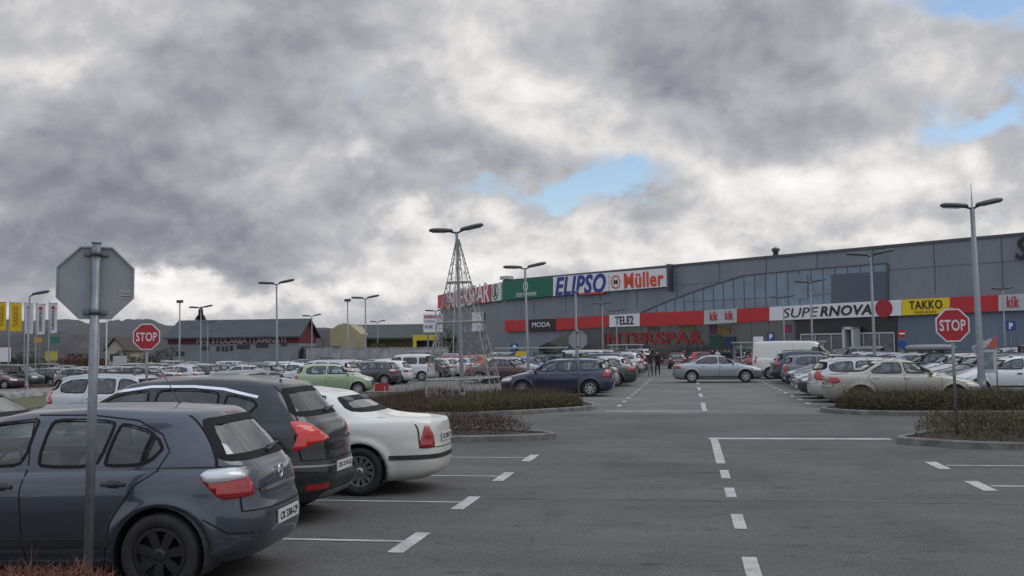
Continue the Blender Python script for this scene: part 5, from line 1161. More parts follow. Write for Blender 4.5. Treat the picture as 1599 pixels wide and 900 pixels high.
# ------------------------------------------------------------ distant buildings
def gpoint(x, y): return Vector((x, y, zg(x, y)))
FH = Frame(dpt(262, 141), dpt(466, 139)); zb = zg(FH.o.x, FH.o.y)
hall = thing('warehouse_hall', 'long low hall with grey pitched roof and red band of letters', 'building', (FH.o.x, FH.o.y, zb), FH.rz)
LH = FH.len; DEP = 8.0; ez, rz_ = FH.uv(466, 524)[1] - zb, FH.uv(463, 502)[1] - zb + .5
hw = mat('hall_wall', (.20, .21, .23), .7, noise=.15, nscale=.5); RBAND = mat('hall_red', (.11, .014, .018), .6, noise=.15, nscale=.6); ROOFG = mat('slate_roof', (.042, .047, .056), .75, noise=.25, nscale=.7)
mb = MB(); mb.box(0, LH, 0, DEP, 0, ez); mb.build('wall', hw, hall)
mb = MB(); mb.prism([(-.0, ez - 1.0), (LH, ez - 1.0), (LH, ez - .02), (0, ez - .02)], -.12, -.003); mb.build('red_band', RBAND, hall)
mb = MB(); T90 = Matrix.Rotation(math.pi / 2, 4, 'Z')
ov = .8; v = [(-.3, -ov, ez - .1), (LH + .5, -ov, ez - .1), (LH + .5, DEP / 2, rz_), (-.3, DEP / 2, rz_), (LH + .5, DEP + ov, ez - .1), (-.3, DEP + ov, ez - .1)]
v2 = [(a, b, c - .22) for a, b, c in v]; mb.add(v + v2, [(0, 1, 2, 3), (3, 2, 4, 5), (6, 9, 8, 7), (9, 11, 10, 8), (0, 6, 7, 1), (4, 10, 11, 5), (1, 7, 8, 2), (2, 8, 10, 4), (0, 3, 9, 6), (3, 5, 11, 9)]); mb.build('roof', ROOFG, hall, fix=False)
for e_, fs_ in ((LH + .05, (0, 1, 2, 3, 4)), (-.05, (4, 3, 2, 1, 0))):
    mb = MB(); mb.add([(e_, 0, ez - 1), (e_, DEP, ez - 1), (e_, DEP, ez), (e_, DEP / 2, rz_ - .2), (e_, 0, ez)], [fs_]); mb.build('gable', RBAND, hall, fix=False)
A, B = FH.uv(308, 531), FH.uv(447, 539); text_mesh('lettering', 'PVC STOLARIJA I LAMINATI', mat('hall_letter', (.42, .36, .34), .5), hall, A[0], B[0], ez - 1.15, ez - .25, -.14, bold=.02, depth=.06)
WD = mat('dark_window', (.025, .028, .035), .15)
for a, b, y0, y1 in ((314, 327, 541, 547), (338, 343, 541, 549), (346, 350, 541, 549), (352, 356, 541, 549), (359, 364, 540, 548), (370, 390, 538, 545), (400, 419, 536, 543), (438, 448, 534, 541), (276, 288, 549, 556)):
    A, B = FH.uv(a, y0), FH.uv(b, y1); mb = MB(); mb.box(A[0], B[0], -.05, -.003, B[1] - zb, A[1] - zb); mb.build('window', WD, hall)
mb = MB(); mb.rbox(FH.uv(424, 540)[0] - .6, FH.uv(424, 540)[0] + .6, -.5, -.13, ez - .8, ez - .2, .05); 
# dark annex right of it
fa = Frame(dpt(474, 133), dpt(528, 134)); sh_ = thing('storage_shed', 'dark flat roofed shed right of the red banded hall', 'building', (fa.o.x, fa.o.y, zg(fa.o.x, fa.o.y)), fa.rz)
mb = MB(); mb.box(.4, fa.len, .2, 8, 0, 2.9); mb.build('wall', mat('shed_wall', (.06, .06, .07), .8, noise=.3, nscale=.8), sh_); mb = MB(); mb.box(.1, fa.len + .3, -.3, 8.5, 2.9, 3.25); mb.build('roof', mat('shed_roof', (.12, .10, .10), .7), sh_)
mb = MB(); mb.box(1, fa.len - 1, .15, .197, .8, 1.9); mb.build('window', WD, sh_)
# yellow gabled hall with green roof
fy = Frame(dpt(548, 162), dpt(690, 162)); zy = zg(fy.o.x, fy.o.y)
yh_ = thing('yellow_hall', 'pale yellow gabled hall with a long dark green roof', 'building', (fy.o.x, fy.o.y, zy), fy.rz)
g0 = fy.uv(526, 520)[0]; gz = fy.uv(545, 507)[1] - zy; ge = fy.uv(526, 517)[1] - zy; gr_ = fy.uv(572, 517)[0]; gm = fy.uv(545, 507)[0]
YW = mat('yellow_wall', (.34, .30, .18), .8, noise=.12, nscale=.4); GR = mat('green_roof', (.028, .045, .038), .7, noise=.25, nscale=.5)
mb = MB(); pg = [(g0, 0), (gr_, 0), (gr_, ge - .6), (gm + 1.0, gz - .1), (gm - .6, gz - .1), (g0, ge)]; mb.prism(pg, -6, 12); mb.build('gable_wall', YW, yh_)
mb = MB(); mb.box(gr_ - 2, fy.len + 14, 4, 20, 0, ge - .8); mb.build('wall', YW, yh_)
mb = MB(); x0, x1 = gm, fy.len + 16; mb.add([(gr_ - .3, -.2, ge - 1.2), (x1, -.2, ge - 1.2), (x1, 8, gz + .15), (x0, 8, gz + .15), (gr_ - .3, -.2, ge - 1.5), (x1, -.2, ge - 1.5), (x0 - .2, -6, gz + .08)], [(0, 1, 2, 3), (0, 4, 5, 1), (0, 3, 6)]); mb.build('roof', GR, yh_, fix=False)
for k in range(6): mb = MB(); x_ = gr_ + 2 + 2.6 * k; mb.box(x_, x_ + 1.4, 3.9, 3.997, 1.2, 2.6); mb.build('window', WD, yh_)
fp_ = Frame(dpt(645, 138), dpt(684, 138)); zp = zg(fp_.o.x, fp_.o.y); yp = thing('yellow_portal', 'bright yellow boxy entrance portal below the white advertising totem', 'building', (fp_.o.x, fp_.o.y, zp), fp_.rz)
YP = mat('portal_yellow', (.55, .43, .03), .6); hp = fp_.uv(660, 523)[1] - zp; mb = MB(); mb.box(0, fp_.len, 0, 3, hp - .75, hp); mb.box(0, .45, 0, 3, 0, hp - .752); mb.build('frame', YP, yp); mb = MB(); mb.box(.452, fp_.len - .05, 1.5, 2.9, 0, hp - .76); mb.build('shutter', mat('shed_wall', (.06, .06, .07), .8), yp)
# long white garden wall
fw_ = Frame(dpt(478, 118), dpt(700, 122)); mb = MB(); zw = zg(fw_.o.x, fw_.o.y); hh = fw_.uv(600, 544)[1] - zw
mb.box(0, fw_.len, 0, .2, 0, hh); mb.box(0, fw_.len, -.05, .25, hh, hh + .08)
for k in range(12): mb.box(fw_.len * k / 12, fw_.len * k / 12 + .25, -.08, -.003, 0, hh - .01)
o = mb.build('perimeter_wall', mat('pale_concrete', (.30, .30, .30), .8, noise=.35, nscale=.9)); o.matrix_world = Matrix.Translation((0, 0, zw)) @ fw_.M; tag(o, 'long pale wall behind the far left parked cars', 'wall')
# advertising totem
ft = Frame(dpt(661, 132), dpt(691, 132)); zt = zg(ft.o.x, ft.o.y); tt = thing('advertising_totem', 'white advertising totem with red and grey shop names left of the flank wall', 'sign', (ft.o.x, ft.o.y, zt), ft.rz)
a = ft.uv(661, 491); b = ft.uv(691, 519); mb = MB(); mb.box(.05, b[0], 0, .35, b[1] - zt, a[1] - zt); mb.build('panel', WSGN, tt); mb = MB(); mb.box(.5, .7, .1, .3, 0, b[1] - zt); mb.box(b[0] - .6, b[0] - .4, .1, .3, 0, b[1] - zt); mb.build('legs', STEEL, tt)
z1 = a[1] - zt; text_mesh('lettering', 'SUPERNOVA', REDS, tt, .15, b[0] - .1, z1 - .52, z1 - .15, -.003, bold=.04, depth=.02); text_mesh('lettering', 'INTERSPAR', mat('grey_letter', (.12, .14, .17), .5), tt, .2, 1.5, z1 - 1.05, z1 - .78, -.003, depth=.02); text_mesh('lettering', 'KIK', mat('grey_letter', (.12, .14, .17), .5), tt, .25, 1.4, z1 - 1.85, z1 - 1.4, -.003, bold=.03, depth=.02)
# house, billboard and small signs at the left
fh = Frame(dpt(165, 150), dpt(193, 150)); zh = zg(fh.o.x, fh.o.y); ho = thing('cream_house', 'small cream house with a brown gable roof left of the stop sign', 'house', (fh.o.x, fh.o.y, zh), fh.rz)
w_ = fh.len; mb = MB(); mb.prism([(0, 0), (w_, 0), (w_, 3.6), (w_ / 2, 5.2), (0, 3.6)], 0, 8); mb.build('wall', mat('cream_wall', (.36, .33, .27), .8, noise=.15, nscale=.6), ho)
mb = MB(); mb.add([(-.4, -.4, 3.45), (w_ / 2, -.4, 5.45), (w_ + .4, -.4, 3.45), (-.4, 8.4, 3.45), (w_ / 2, 8.4, 5.45), (w_ + .4, 8.4, 3.45), (-.4, -.4, 3.25), (w_ / 2, -.4, 5.25), (w_ + .4, -.4, 3.25)], [(0, 1, 4, 3), (1, 2, 5, 4), (0, 6, 7, 1), (1, 7, 8, 2)]); mb.build('roof', mat('brown_roof', (.06, .04, .035), .8), ho, fix=False)
for x_ in (.6, w_ - 1.4): mb = MB(); mb.box(x_, x_ + .8, -.04, -.003, 1.9, 3.0); mb.build('window', WD, ho)
def board(px0, px1, y0, y1, dep, label, m, name='billboard', leg=True):
    f = Frame(dpt(px0, dep), dpt(px1, dep)); z = zg(f.o.x, f.o.y); t = thing(name, label, 'sign', (f.o.x, f.o.y, z), f.rz); A, B = f.uv(px0, y0), f.uv(px1, y1)
    mb = MB(); mb.box(0, f.len, 0, .12, B[1] - z, A[1] - z); mb.build('panel', m, t)
    for x_ in (f.len * .2, f.len * .8): mb = MB(); mb.box(x_ - .05, x_ + .05, .03, .1, 0, B[1] - z); mb.build('leg', STEEL, t)
board(-4, 15, 543, 565, 95, 'white billboard at the left picture edge below the yellow flags', WSGN); board(70, 88, 549, 563, 105, 'yellow green board between the flag poles and the dark cars', mat('lime_board', (.38, .36, .06), .6)); board(52, 63, 527, 535, 98, 'small orange board between two flag poles', mat('orange_board', (.5, .25, .02), .6)); board(77, 92, 526, 536, 120, 'small teal board behind the rightmost flag', mat('teal_board', (.02, .14, .12), .6)); board(176, 197, 556, 577, 100, 'plain white cabinet board below the cream house', mat('white_board', (.42, .43, .44), .6))
for px in (145, 152, 165.5): p = dpt(px, 88); t = thing('flag_pole', {145: 'left one of the thick bare white poles behind the foreground sign', 152: 'right one of the thick bare white poles behind the foreground sign', 165.5: 'thin bare pole in front of the cream house'}[px], 'pole', p, 0); mb = MB(); mb.lathe([(.13 if px < 160 else .07, 0), (.10 if px < 160 else .05, 6), (0, 6.02)], 12); mb.build('shaft', mat('pole_white', (.42, .43, .44), .5), t, True)
# flags
FY = mat('flag_yellow', (.62, .42, .01), .7); FWm = mat('flag_white', (.55, .55, .56), .7)
for i, (x0, x1, y0, y1, dep, kind, lb) in enumerate(((-5, 8, 472, 516, 92, 'y', 'yellow TAKKO flag cut by the left picture edge'), (13, 32, 473, 517, 90, 'y', 'yellow TAKKO flag second from the left picture edge'), (37, 50, 474, 521, 88, 'w', 'white flag with red dot, left of the three white flags'), (55, 69, 475, 523, 88, 'w', 'white flag with red dot, middle of the three white flags'), (75, 88, 474, 521, 88, 'w', 'white flag with red dot, right of the three white flags'))):
    f = Frame(dpt(x0, dep), dpt(x1, dep)); z = zg(f.o.x, f.o.y); A, B = f.uv(x0, y0), f.uv(x1, y1); W_, z1, z0 = f.len, A[1] - z, B[1] - z
    t = thing('shop_flag', lb, 'flag', (f.o.x, f.o.y, z), f.rz, 'shop flags in a row'); mb = MB(); mb.lathe([(.06, 0), (.045, z1 + .15), (0, z1 + .18)], 10); mb.tube([(0, 0, z1 + .02), (W_, 0, z1 - .02)], .02, 6); mb.build('pole', STEEL, t, True)
    mb = MB(); nx, nz = 6, 14; ph = i * 1.3; cl = lambda a, c: (.06 + (W_ - .06) * a, .05 * math.sin(a * 4 + ph + c * 3) * (.3 + c), z1 - (z1 - z0) * c - .06 * a * math.sin(ph))
    V = [cl(a / nx, c / nz) for c in range(nz + 1) for a in range(nx + 1)]; V += [(a, b + .006, c) for a, b, c in V]; k = (nx + 1) * (nz + 1)
    mb.add(V, [(c * (nx + 1) + a, c * (nx + 1) + a + 1, (c + 1) * (nx + 1) + a + 1, (c + 1) * (nx + 1) + a) for c in range(nz) for a in range(nx)] + [(k + c * (nx + 1) + a, k + (c + 1) * (nx + 1) + a, k + (c + 1) * (nx + 1) + a + 1, k + c * (nx + 1) + a + 1) for c in range(nz) for a in range(nx)])
    fl = mb.build('cloth', FY if kind == 'y' else FWm, t, True)
    M = Matrix.Translation((W_ / 2, 0, (z0 + z1) / 2)) @ Matrix.Rotation(-math.pi / 2, 4, 'Y'); hz = (z1 - z0) / 2
    if kind == 'y': text_mesh('lettering', 'TAKKO', mat('brown_letter', (.3, .17, .01), .5), fl, -hz * .7, hz * .75, -W_ * .22, W_ * .2, -.07, bold=.02, depth=.002, M=M)
    else:
        text_mesh('lettering', 'SUPERNOVA', INK, fl, -hz * .75, hz * .55, -W_ * .16, W_ * .16, -.07, bold=.02, depth=.002, M=M); mb = MB(); mb.prism([(W_ / 2 + .15 * math.cos(a), z1 - .38 + .15 * math.sin(a)) for a in np.linspace(0, 2 * math.pi, 21)[:-1]], -.075, -.070); mb.build('dot', REDS, fl)
# ------------------------------------------------------------ hills and trees
def hill(name, pts, d, thick, m, seed):
    """wooded ridge: crest heights (px, py) at distance d"""
    rr = np.random.default_rng(seed); xs = np.linspace(pts[0][0], pts[-1][0], 160); ys = np.interp(xs, *zip(*pts)) + np.convolve(rr.normal(0, 1.4, 160), np.ones(3) / 3, 'same'); rows = []
    for j, (f, e) in enumerate(((-.35, -.05), (-.25, .35), (-.12, .75), (-.04, .95), (0, 1), (.2, .8), (.5, .3))):
        for x, y in zip(xs, ys):
            q = Vector((0, 0, EYE)) + ray(x, y) * d; dd = Vector((q.x, q.y, 0)).normalized() * f * thick; rows.append((q.x + dd.x, q.y + dd.y, max(-3, (q.z + 3) * e - 3 + rr.normal(0, .5))))
    n = 160; fs = [(j * n + i, j * n + i + 1, (j + 1) * n + i + 1, (j + 1) * n + i) for j in range(6) for i in range(n - 1)]
    return tag(link(name, mesh(name, rows, fs), m, smooth=True), kind='structure')
WOOD = mat('bare_woods', (.045, .042, .045), .95, noise=.5, nscale=.05, bump=1, bscale=.3); FIELD = mat('hill_fields', (.075, .07, .075), .95, noise=.5, nscale=.02, ncol=(.045, .05, .055))
hill('hills', [(-300, 492), (-60, 494), (40, 500), (100, 499), (150, 505), (185, 500), (235, 499), (262, 508), (330, 512), (480, 512), (560, 514), (700, 530)], 1300, 700, FIELD, 2)
hill('hills', [(-300, 512), (0, 520), (60, 514), (130, 522), (200, 525), (300, 520), (400, 518), (470, 513), (530, 513), (600, 525), (760, 535)], 620, 260, WOOD, 3)
BARK = mat('bark', (.075, .062, .05), .9, noise=.4, nscale=6)
def tree_mesh(seed, h, spread=.55, levels=5, bushy=1.0, trunk=.3):
    rr = random.Random(seed); tr, br = MB(), MB()
    def grow(p, d, ln, r, lv):
        q = p + d * ln; mb = tr if lv == 0 else br; mid = p + d * ln * .5 + Vector((rr.gauss(0, .04), rr.gauss(0, .04), 0)) * ln
        mb.tube([p, mid, q], [r, r * .85, r * .68], 7 if lv == 0 else (4 if lv < 3 else 3), cap=False)
        if lv >= levels: return
        for k in range(rr.choice((2, 3, 3)) if lv < 2 else rr.choice((2, 3))):
            a = rr.uniform(0, 6.28); s = spread * rr.uniform(.6, 1.3); o = Vector((math.cos(a), math.sin(a), 0)); nd = (d + o * s + Vector((0, 0, .12))).normalized(); grow(q if k or lv else mid, nd, ln * rr.uniform(.62, .85), r * .62, lv + 1)
    grow(Vector((0, 0, 0)), Vector((0, 0, 1)), h * trunk, h * .022, 0); return tr.mesh('trunk', False), br.mesh('crown', False)
def crown_cloud(seed, n, rx, rz, shape='bush', leaf=.12):
    rr = np.random.default_rng(seed); u = rr.normal(size=(n, 3)); u /= np.linalg.norm(u, axis=1)[:, None]; rad_ = rr.uniform(.35, 1, n) ** .5
    if shape == 'cone': z = rr.uniform(0, 1, n) ** 1.6; a = rr.uniform(0, 6.28, n); q = (1 - z) ** .8 * rx * (.75 + .25 * np.sin(z * 40 + a * 2)) * rr.uniform(.5, 1, n); c = np.column_stack([q * np.cos(a), q * np.sin(a), z * rz])
    else:
        k = 14; cc = rr.normal(0, .42, (k, 3)) * (rx, rx, rz * .5); idx = rr.integers(0, k, n); c = cc[idx] + u * rad_[:, None] * np.array([rx, rx, rz * .6]) * .42; c[:, 2] = np.abs(c[:, 2] + rz * .45)
    a = rr.normal(size=(n, 3)); a /= np.linalg.norm(a, axis=1)[:, None]; b = np.cross(a, rr.normal(size=(n, 3))); b /= np.linalg.norm(b, axis=1)[:, None]; s = leaf * rr.uniform(.5, 1.5, n)[:, None]
    V = np.stack([c - a * s, c - b * s * .5, c + a * s, c + b * s * .5], 1).reshape(-1, 3); me = mesh('crown', V, [tuple(range(4 * i, 4 * i + 4)) for i in range(n)]); shade_attr(me, np.clip(rr.beta(2, 2, n) + .15 * np.sin(c[:, 0] * 3) , 0, 1)); return me
TM = [tree_mesh(s, 1, sp) for s, sp in ((1, .5), (2, .65), (3, .45))]
TREES = [(3, 100, 6.2, 'bare tree behind the white billboard at the left edge'), (28, 112, 6.4, 'bare tree behind the yellow flag'), (-25, 105, 7, 'bare tree just outside the left edge'), (110, 130, 5.5, 'bare tree left of the foreground sign post, behind the cars'), (205, 135, 5.0, 'bare tree under the left stop sign'), (240, 140, 6.0, 'bare tree between the stop sign and the red banded hall'), (497, 175, 8.6, 'wispy bare tree above the dark shed'), (512, 178, 8.2, 'second wispy bare tree above the dark shed'), (600, 190, 9.6, 'bare treetop above the green roof'), (585, 128, 4.2, 'bare tree in front of the green roof'), (50, 120, 5.6, 'bare tree behind the middle white flag'), (130, 125, 5.2, 'bare tree close left of the thick white poles')]
for i, (px, dep, h_, lb) in enumerate(TREES):
    p = dpt(px, dep); t = thing('bare_tree', lb, 'tree', p, i * 1.1, 'bare winter trees at the far left'); tm_, cm_ = TM[i % 3]
    for nm, me in (('trunk', tm_), ('crown', cm_)):
        if not me.materials: me.materials.append(BARK)
        o = bpy.data.objects.new(nm, me); COL.objects.link(o); o.parent = t; o.scale = (h_ / 2.2,) * 3 if False else (h_ * .62,) * 3
p = dpt(313, 178); t = thing('conifer', 'dark dense conifer rising behind the roof of the red banded hall', 'tree', p); DKG = shrub_mat('dark_needles', [(.008, .012, .009), (.02, .03, .018), (.035, .045, .025)], 1)
zc_ = zat(313, 480, 178) - p.z; me = crown_cloud(5, 9000, 3.4, zc_ - 1, 'cone', .16); me.materials.append(DKG); o = bpy.data.objects.new('crown', me); COL.objects.link(o); o.parent = t; o.location = (0, 0, 1); mb = MB(); mb.lathe([(.25, 0), (.1, zc_ * .8)], 8); mb.build('trunk', BARK, t)
RBUSH = shrub_mat('red_brown_twigs', [(.04, .022, .018), (.09, .045, .03), (.13, .07, .045)], 1); OBUSH = shrub_mat('olive_twigs', [(.025, .025, .012), (.07, .06, .025), (.13, .10, .04)], 1); GBUSH = shrub_mat('dark_bush', [(.015, .017, .012), (.04, .042, .026), (.07, .065, .04)], 1)
BU = [(122, 108, 2.6, 3.0, RBUSH, 'rust brown bush left of the foreground sign post'), (97, 112, 2.2, 2.4, RBUSH, 'brown bush behind the dark cars at the left'), (140, 110, 2.0, 2.6, RBUSH, 'brown bush beside the thick white poles'), (15, 110, 2.6, 2.8, GBUSH, 'dark bush behind the white billboard'), (40, 112, 2.6, 2.6, GBUSH, 'dark bush behind the flag poles'), (68, 112, 2.4, 2.4, GBUSH, 'dark bush right of the flag poles'), (215, 125, 2.6, 2.6, GBUSH, 'dark bush under the left stop sign'), (248, 128, 2.8, 3.0, GBUSH, 'dark bush at the left end of the red banded hall'), (575, 140, 2.8, 3.2, OBUSH, 'olive bush in front of the yellow gable'), (597, 142, 2.8, 3.0, OBUSH, 'second olive bush under the green roof'), (618, 142, 3, 3.2, OBUSH, 'broad olive bush under the middle of the green roof'), (638, 140, 2.6, 2.8, GBUSH, 'dark bush left of the yellow portal'), (556, 142, 2.4, 2.2, GBUSH, 'low dark bush below the yellow gable'), (-15, 108, 2.6, 3, GBUSH, 'dark bush at the left picture edge')]
for i, (px, dep, r_, h_, m_, lb) in enumerate(BU):
    p = dpt(px, dep); me = crown_cloud(20 + i, 3600, r_, h_, 'bush', .10); o = link('bush', me, m_); o.location = p; tag(o, lb, 'bush', 'bushes along the far left edge')
# ------------------------------------------------------------ trolley shelters, boards
def shelter(px0, px1, ytop, dep, label, glass=True):
    f = Frame(dpt(px0, dep), dpt(px1, dep)); z = zg(f.o.x, f.o.y); t = thing('trolley_shelter', label, 'trolley shelter', (f.o.x, f.o.y, z), f.rz, 'open trolley shelters'); H_ = f.uv(px0, ytop)[1] - z; L_ = f.len
    PW = mat('shelter_frame', (.36, .37, .39), .5, .3)
    for x_ in (0.05, L_ * .5, L_ - .05):
        for y_ in (0, 2.2): mb = MB(); mb.box(x_ - .05, x_ + .05, y_ - .05, y_ + .05, 0, H_ - .1); mb.build('post', PW, t)
    mb = MB(); mb.box(-.15, L_ + .15, -.2, 2.4, H_ - .1, H_); mb.build('roof', PW, t)
    mb = MB(); mb.box(.12, L_ - .12, 2.24, 2.26, .3, H_ - .3); mb.build('rear_pane', glassy('shelter_glass', (.72, .78, .78)), t)
    mb = MB()
    for y_ in (.7, 1.5):
        for k in range(3): mb.tube([(.2, y_, .35 + .3 * k), (L_ - .2, y_, .35 + .3 * k)], .015, 5)
    mb.build('rail', STEEL, t)
shelter(776, 884, 543, 78, 'open trolley shelter behind the maroon saloon'); shelter(955, 1003, 538, 92, 'open trolley shelter behind the walking couple'); shelter(1157, 1287, 534, 76, 'long trolley shelter above the white van'); shelter(640, 690, 548, 100, 'open trolley shelter left of the wire Christmas tree')
board(806, 825, 549, 557, 76, 'yellow board inside the trolley shelter behind the maroon saloon', mat('portal_yellow', (.55, .43, .03), .6)); board(1178, 1193, 526, 534, 82, 'small white board above the white van', WSGN)
# poster column at the right
p = dpt(1546, 31.2); t = thing('poster_stand', 'white framed poster board on a thin post beside the tallest lamp post', 'poster stand', p, rad(9.7)); zA, zB = zat(1546, 546, 31.2), zat(1546, 583, 31.2)
mb = MB(); mb.box(-.24, .22, -.05, .05, zB, zA); mb.build('case', mat('portal_white', (.45, .46, .48), .5), t); mb = MB(); mb.box(-.15, .13, -.056, -.051, zB + .12, zA - .08); mb.build('poster', mat('poster_blue', (.06, .085, .12), .5, noise=.8, nscale=6, ncol=(.3, .33, .36)), t); mb = MB(); mb.tube([(.25, 0, 0), (.25, 0, zA + .1)], .022, 8); mb.build('post', STEEL, t, True)
mb = MB(); M = Matrix.Translation((-.05, 0, zA + .05)) @ Matrix.Rotation(rad(-22), 4, 'Y'); mb.box(-.4, .25, -.04, .02, .02, .2, M=M); mb.build('tilted_panel', mat('portal_white', (.45, .46, .48), .5), t); mb = MB(); mb.prism([(-.05, .08), (.22, .02), (.30, .40), (.2, .38)], -.07, -.042, M=Matrix.Translation((0, 0, zA))); mb.build('red_panel', mat('salmon_red', (.42, .10, .09), .5), t)
# red barrier board at the end of the left row
p = dpt(596, 45); t = thing('barrier_board', 'small red barrier board on white legs behind the white saloon', 'barrier', p, rad(20)); zA, zB = zat(596, 599, 45) - p.z, zat(596, 611, 45) - p.z
mb = MB(); mb.box(-.30, .12, -.02, .02, zB, zA); mb.build('board', REDS, t); mb = MB(); mb.box(.16, .30, -.02, .02, zB, zA + .04); mb.build('board', REDS, t)
for x_ in (-.2, .22): mb = MB(); mb.tube([(x_ - .08, 0, 0), (x_, 0, zB + .05), (x_ + .08, 0, 0)], .018, 6); mb.build('leg', WHITE, t)
for px, yb in ((286, 590), (286.5, 604)): pass
# ------------------------------------------------------------ the cars
GREY = paint('slate', (.042, .050, .070), .4, .26); BLK = paint('black', (.007, .008, .012), .1, .2); WHT = paint('cream_white', (.60, .60, .55), 0, .3); WH2 = paint('white', (.58, .60, .62), 0, .35)
BLU = paint('navy', (.004, .009, .045), .1, .28); SIL = paint('silver', (.28, .31, .34), .55); SI2 = paint('light_silver', (.42, .43, .45), .5); BEI = paint('beige', (.30, .285, .24), .5); DGR = paint('dark_grey', (.035, .038, .045), .4); MGR = paint('mid_grey', (.12, .125, .14), .4)
GRN = paint('light_green', (.27, .35, .21), .1); MAR = paint('maroon', (.06, .014, .02), .2); RED = paint('red', (.32, .015, .015), .1); LBL = paint('light_blue', (.05, .20, .42), .2); DGN = paint('dark_green', (.012, .028, .024), .2); ORG = paint('orange', (.45, .09, .02), .1); TAN = paint('brown_grey', (.16, .14, .125), .4)
CAP = {'slate': GREY}
GN = 'cars nosed in to the near left bays'
car('hatch', GREY, (-3.40 - 2.11, 8.20), 184, 'slate grey hatchback nearest the camera at the left, with black wheel covers', group=GN, rimmat=RIMD)
car('crossover', BLK, (-3.90 - 2.185, 11.25), 181, 'black crossover with chevron tail lights between the slate hatchback and the white saloon', group=GN)
car('saloon', WHT, (-3.28 - 2.25, 13.75), 180, 'cream white saloon behind the black crossover', group=GN)
car('small', DGN, (-8.38 - 1.875, 13.0), 0, 'dark hatchback facing right, cut by the left picture edge', group='cars nosed in to the near left bays')
def pos(px, dep): q = dpt(px, dep); return (q.x, q.y)
car('estate', SI2, pos(212, 26.5), 0, 'light silver estate with tall red tail lights driving past behind the foreground sign', name='estate_car')
car('small', MGR, pos(405, 31), 65, 'mid grey small car on the cross road above the black crossover roof', name='small_hatchback')
car('small', GRN, pos(522, 48), 12, 'light green small car above the white saloon')
car('liftback', SIL, pos(1121, 55), 0, 'silver blue liftback saloon driving across the main aisle')
car('hatch', MAR, pos(1059, 92), 90, 'dark red car driving away down the main aisle', name='hatchback_car')
car('hatch', RED, pos(1108, 100), 0, 'red hatchback crossing at the far end of the main aisle', name='hatchback_car')
car('small', RED, pos(1010, 112), 0, 'small red car at the end of the aisle left of the walking couple')
REDG = 'cars parked in the rows beyond the cross road'
placed = []
def nearest_px(x, y, z=.8):
    v = CM.transposed() @ (Vector((x, y, z)) - Vector((0, 0, EYE))); return 799.5 + FPX * v.x / -v.z, -v.z
pal = [(SI2, 'light silver'), (MGR, 'mid grey'), (DGR, 'dark grey'), (BLK, 'black'), (WH2, 'white'), (SIL, 'silver blue'), (BLU, 'navy blue'), (RED, 'red'), (DGN, 'dark green'), (TAN, 'brown grey'), (MAR, 'maroon'), (BEI, 'beige')]
wts = [20, 13, 14, 12, 15, 9, 6, 3, 3, 3, 3, 2]; kinds = [('hatch', 'hatchback', 30), ('estate', 'estate', 14), ('small', 'small car', 16), ('compact', 'saloon', 16), ('suv', 'tall crossover', 10), ('liftback', 'long saloon', 8), ('minivan', 'minivan', 6)]
rc = random.Random(11); KN = {k: n for k, n, _ in kinds}; KN['bigvan'] = 'panel van'; ORD = ['first', 'second', 'third', 'fourth', 'fifth', 'sixth', 'seventh', 'eighth', 'ninth', 'tenth', 'eleventh', 'twelfth', 'thirteenth', 'fourteenth', 'fifteenth', 'sixteenth', 'seventeenth', 'eighteenth', 'nineteenth', 'twentieth', '21st', '22nd', '23rd', '24th', '25th', '26th', '27th', '28th', '29th', '30th']
def row(x, y0, y1, head, phrase, fixed={}, skip=(), dens=.93, step=2.6):
    """a row of bays; fixed[k] = (kind, paint, colour word, heading, dx, extra label)"""
    k = 0; y = y0; no = 0
    while y < y1:
        if k in fixed: kd, pm, cw, hd, dx, lb = fixed[k]
        else:
            if k in skip or rc.random() > dens: k += 1; y += step; rc.random(); continue
            pm, cw = rc.choices(pal, wts)[0]; kd = rc.choices([a for a, _, _ in kinds], [c for _, _, c in kinds])[0]; hd = head if rc.random() < .8 else head + 180; dx = rc.uniform(-.25, .25); lb = None
        px, dep = nearest_px(x, y); q = FF.M.inverted() @ Vector((x, y, 0)); q2 = FI.M.inverted() @ Vector((x, y, 0))
        if -60 < px < 1680 and q.y < -9 and (q2.y < -6 or q.x > 0 or q2.x < 0):
            lab = lb or f'{cw} {KN[kd]}, {ORD[no]} car up the {phrase}'.replace(' of the main aisle', ' of the aisle')
            car(kd, pm, (x + dx, y + rc.uniform(-.12, .12)), hd + rc.uniform(-1.5, 1.5), lab, 'van' if 'van' in kd else 'car', REDG, full=dep < 62, name='parked_van' if 'van' in kd else 'parked_car')
            placed.append((x, y)); no += 1
        k += 1; y += step
row(-5.4, 41.2, 100, 180, 'row left of the main aisle', {0: ('estate', BLU, 'navy', 180, 0.15, 'navy blue estate nearest the rounded hedge left of the main aisle'), 1: ('hatch', WH2, '', 180, .1, 'white hatchback just behind the navy blue estate'), 2: ('estate', BLK, '', 180, -.2, 'black estate two cars behind the navy blue estate'), 3: ('hatch', SI2, '', 180, 0, 'light silver hatchback just before the dark green liftback'), 4: ('liftback', DGN, '', 180, .45, 'dark green liftback sticking out into the main aisle'), 5: ('estate', WH2, '', 180, .2, 'white estate just behind the dark green liftback'), 6: ('suv', DGR, '', 180, .1, 'dark grey crossover by the walking couple')})
row(-10.7, 43.8, 110, 0, 'second row left of the main aisle', {6: ('compact', MAR, '', 0, 0, 'maroon saloon right of the wire Christmas tree'), 9: ('small', LBL, '', 0, .3, 'bright light blue small car left of the big lamp post')}, skip=(0, 1, 2, 3, 4, 5), dens=.9)
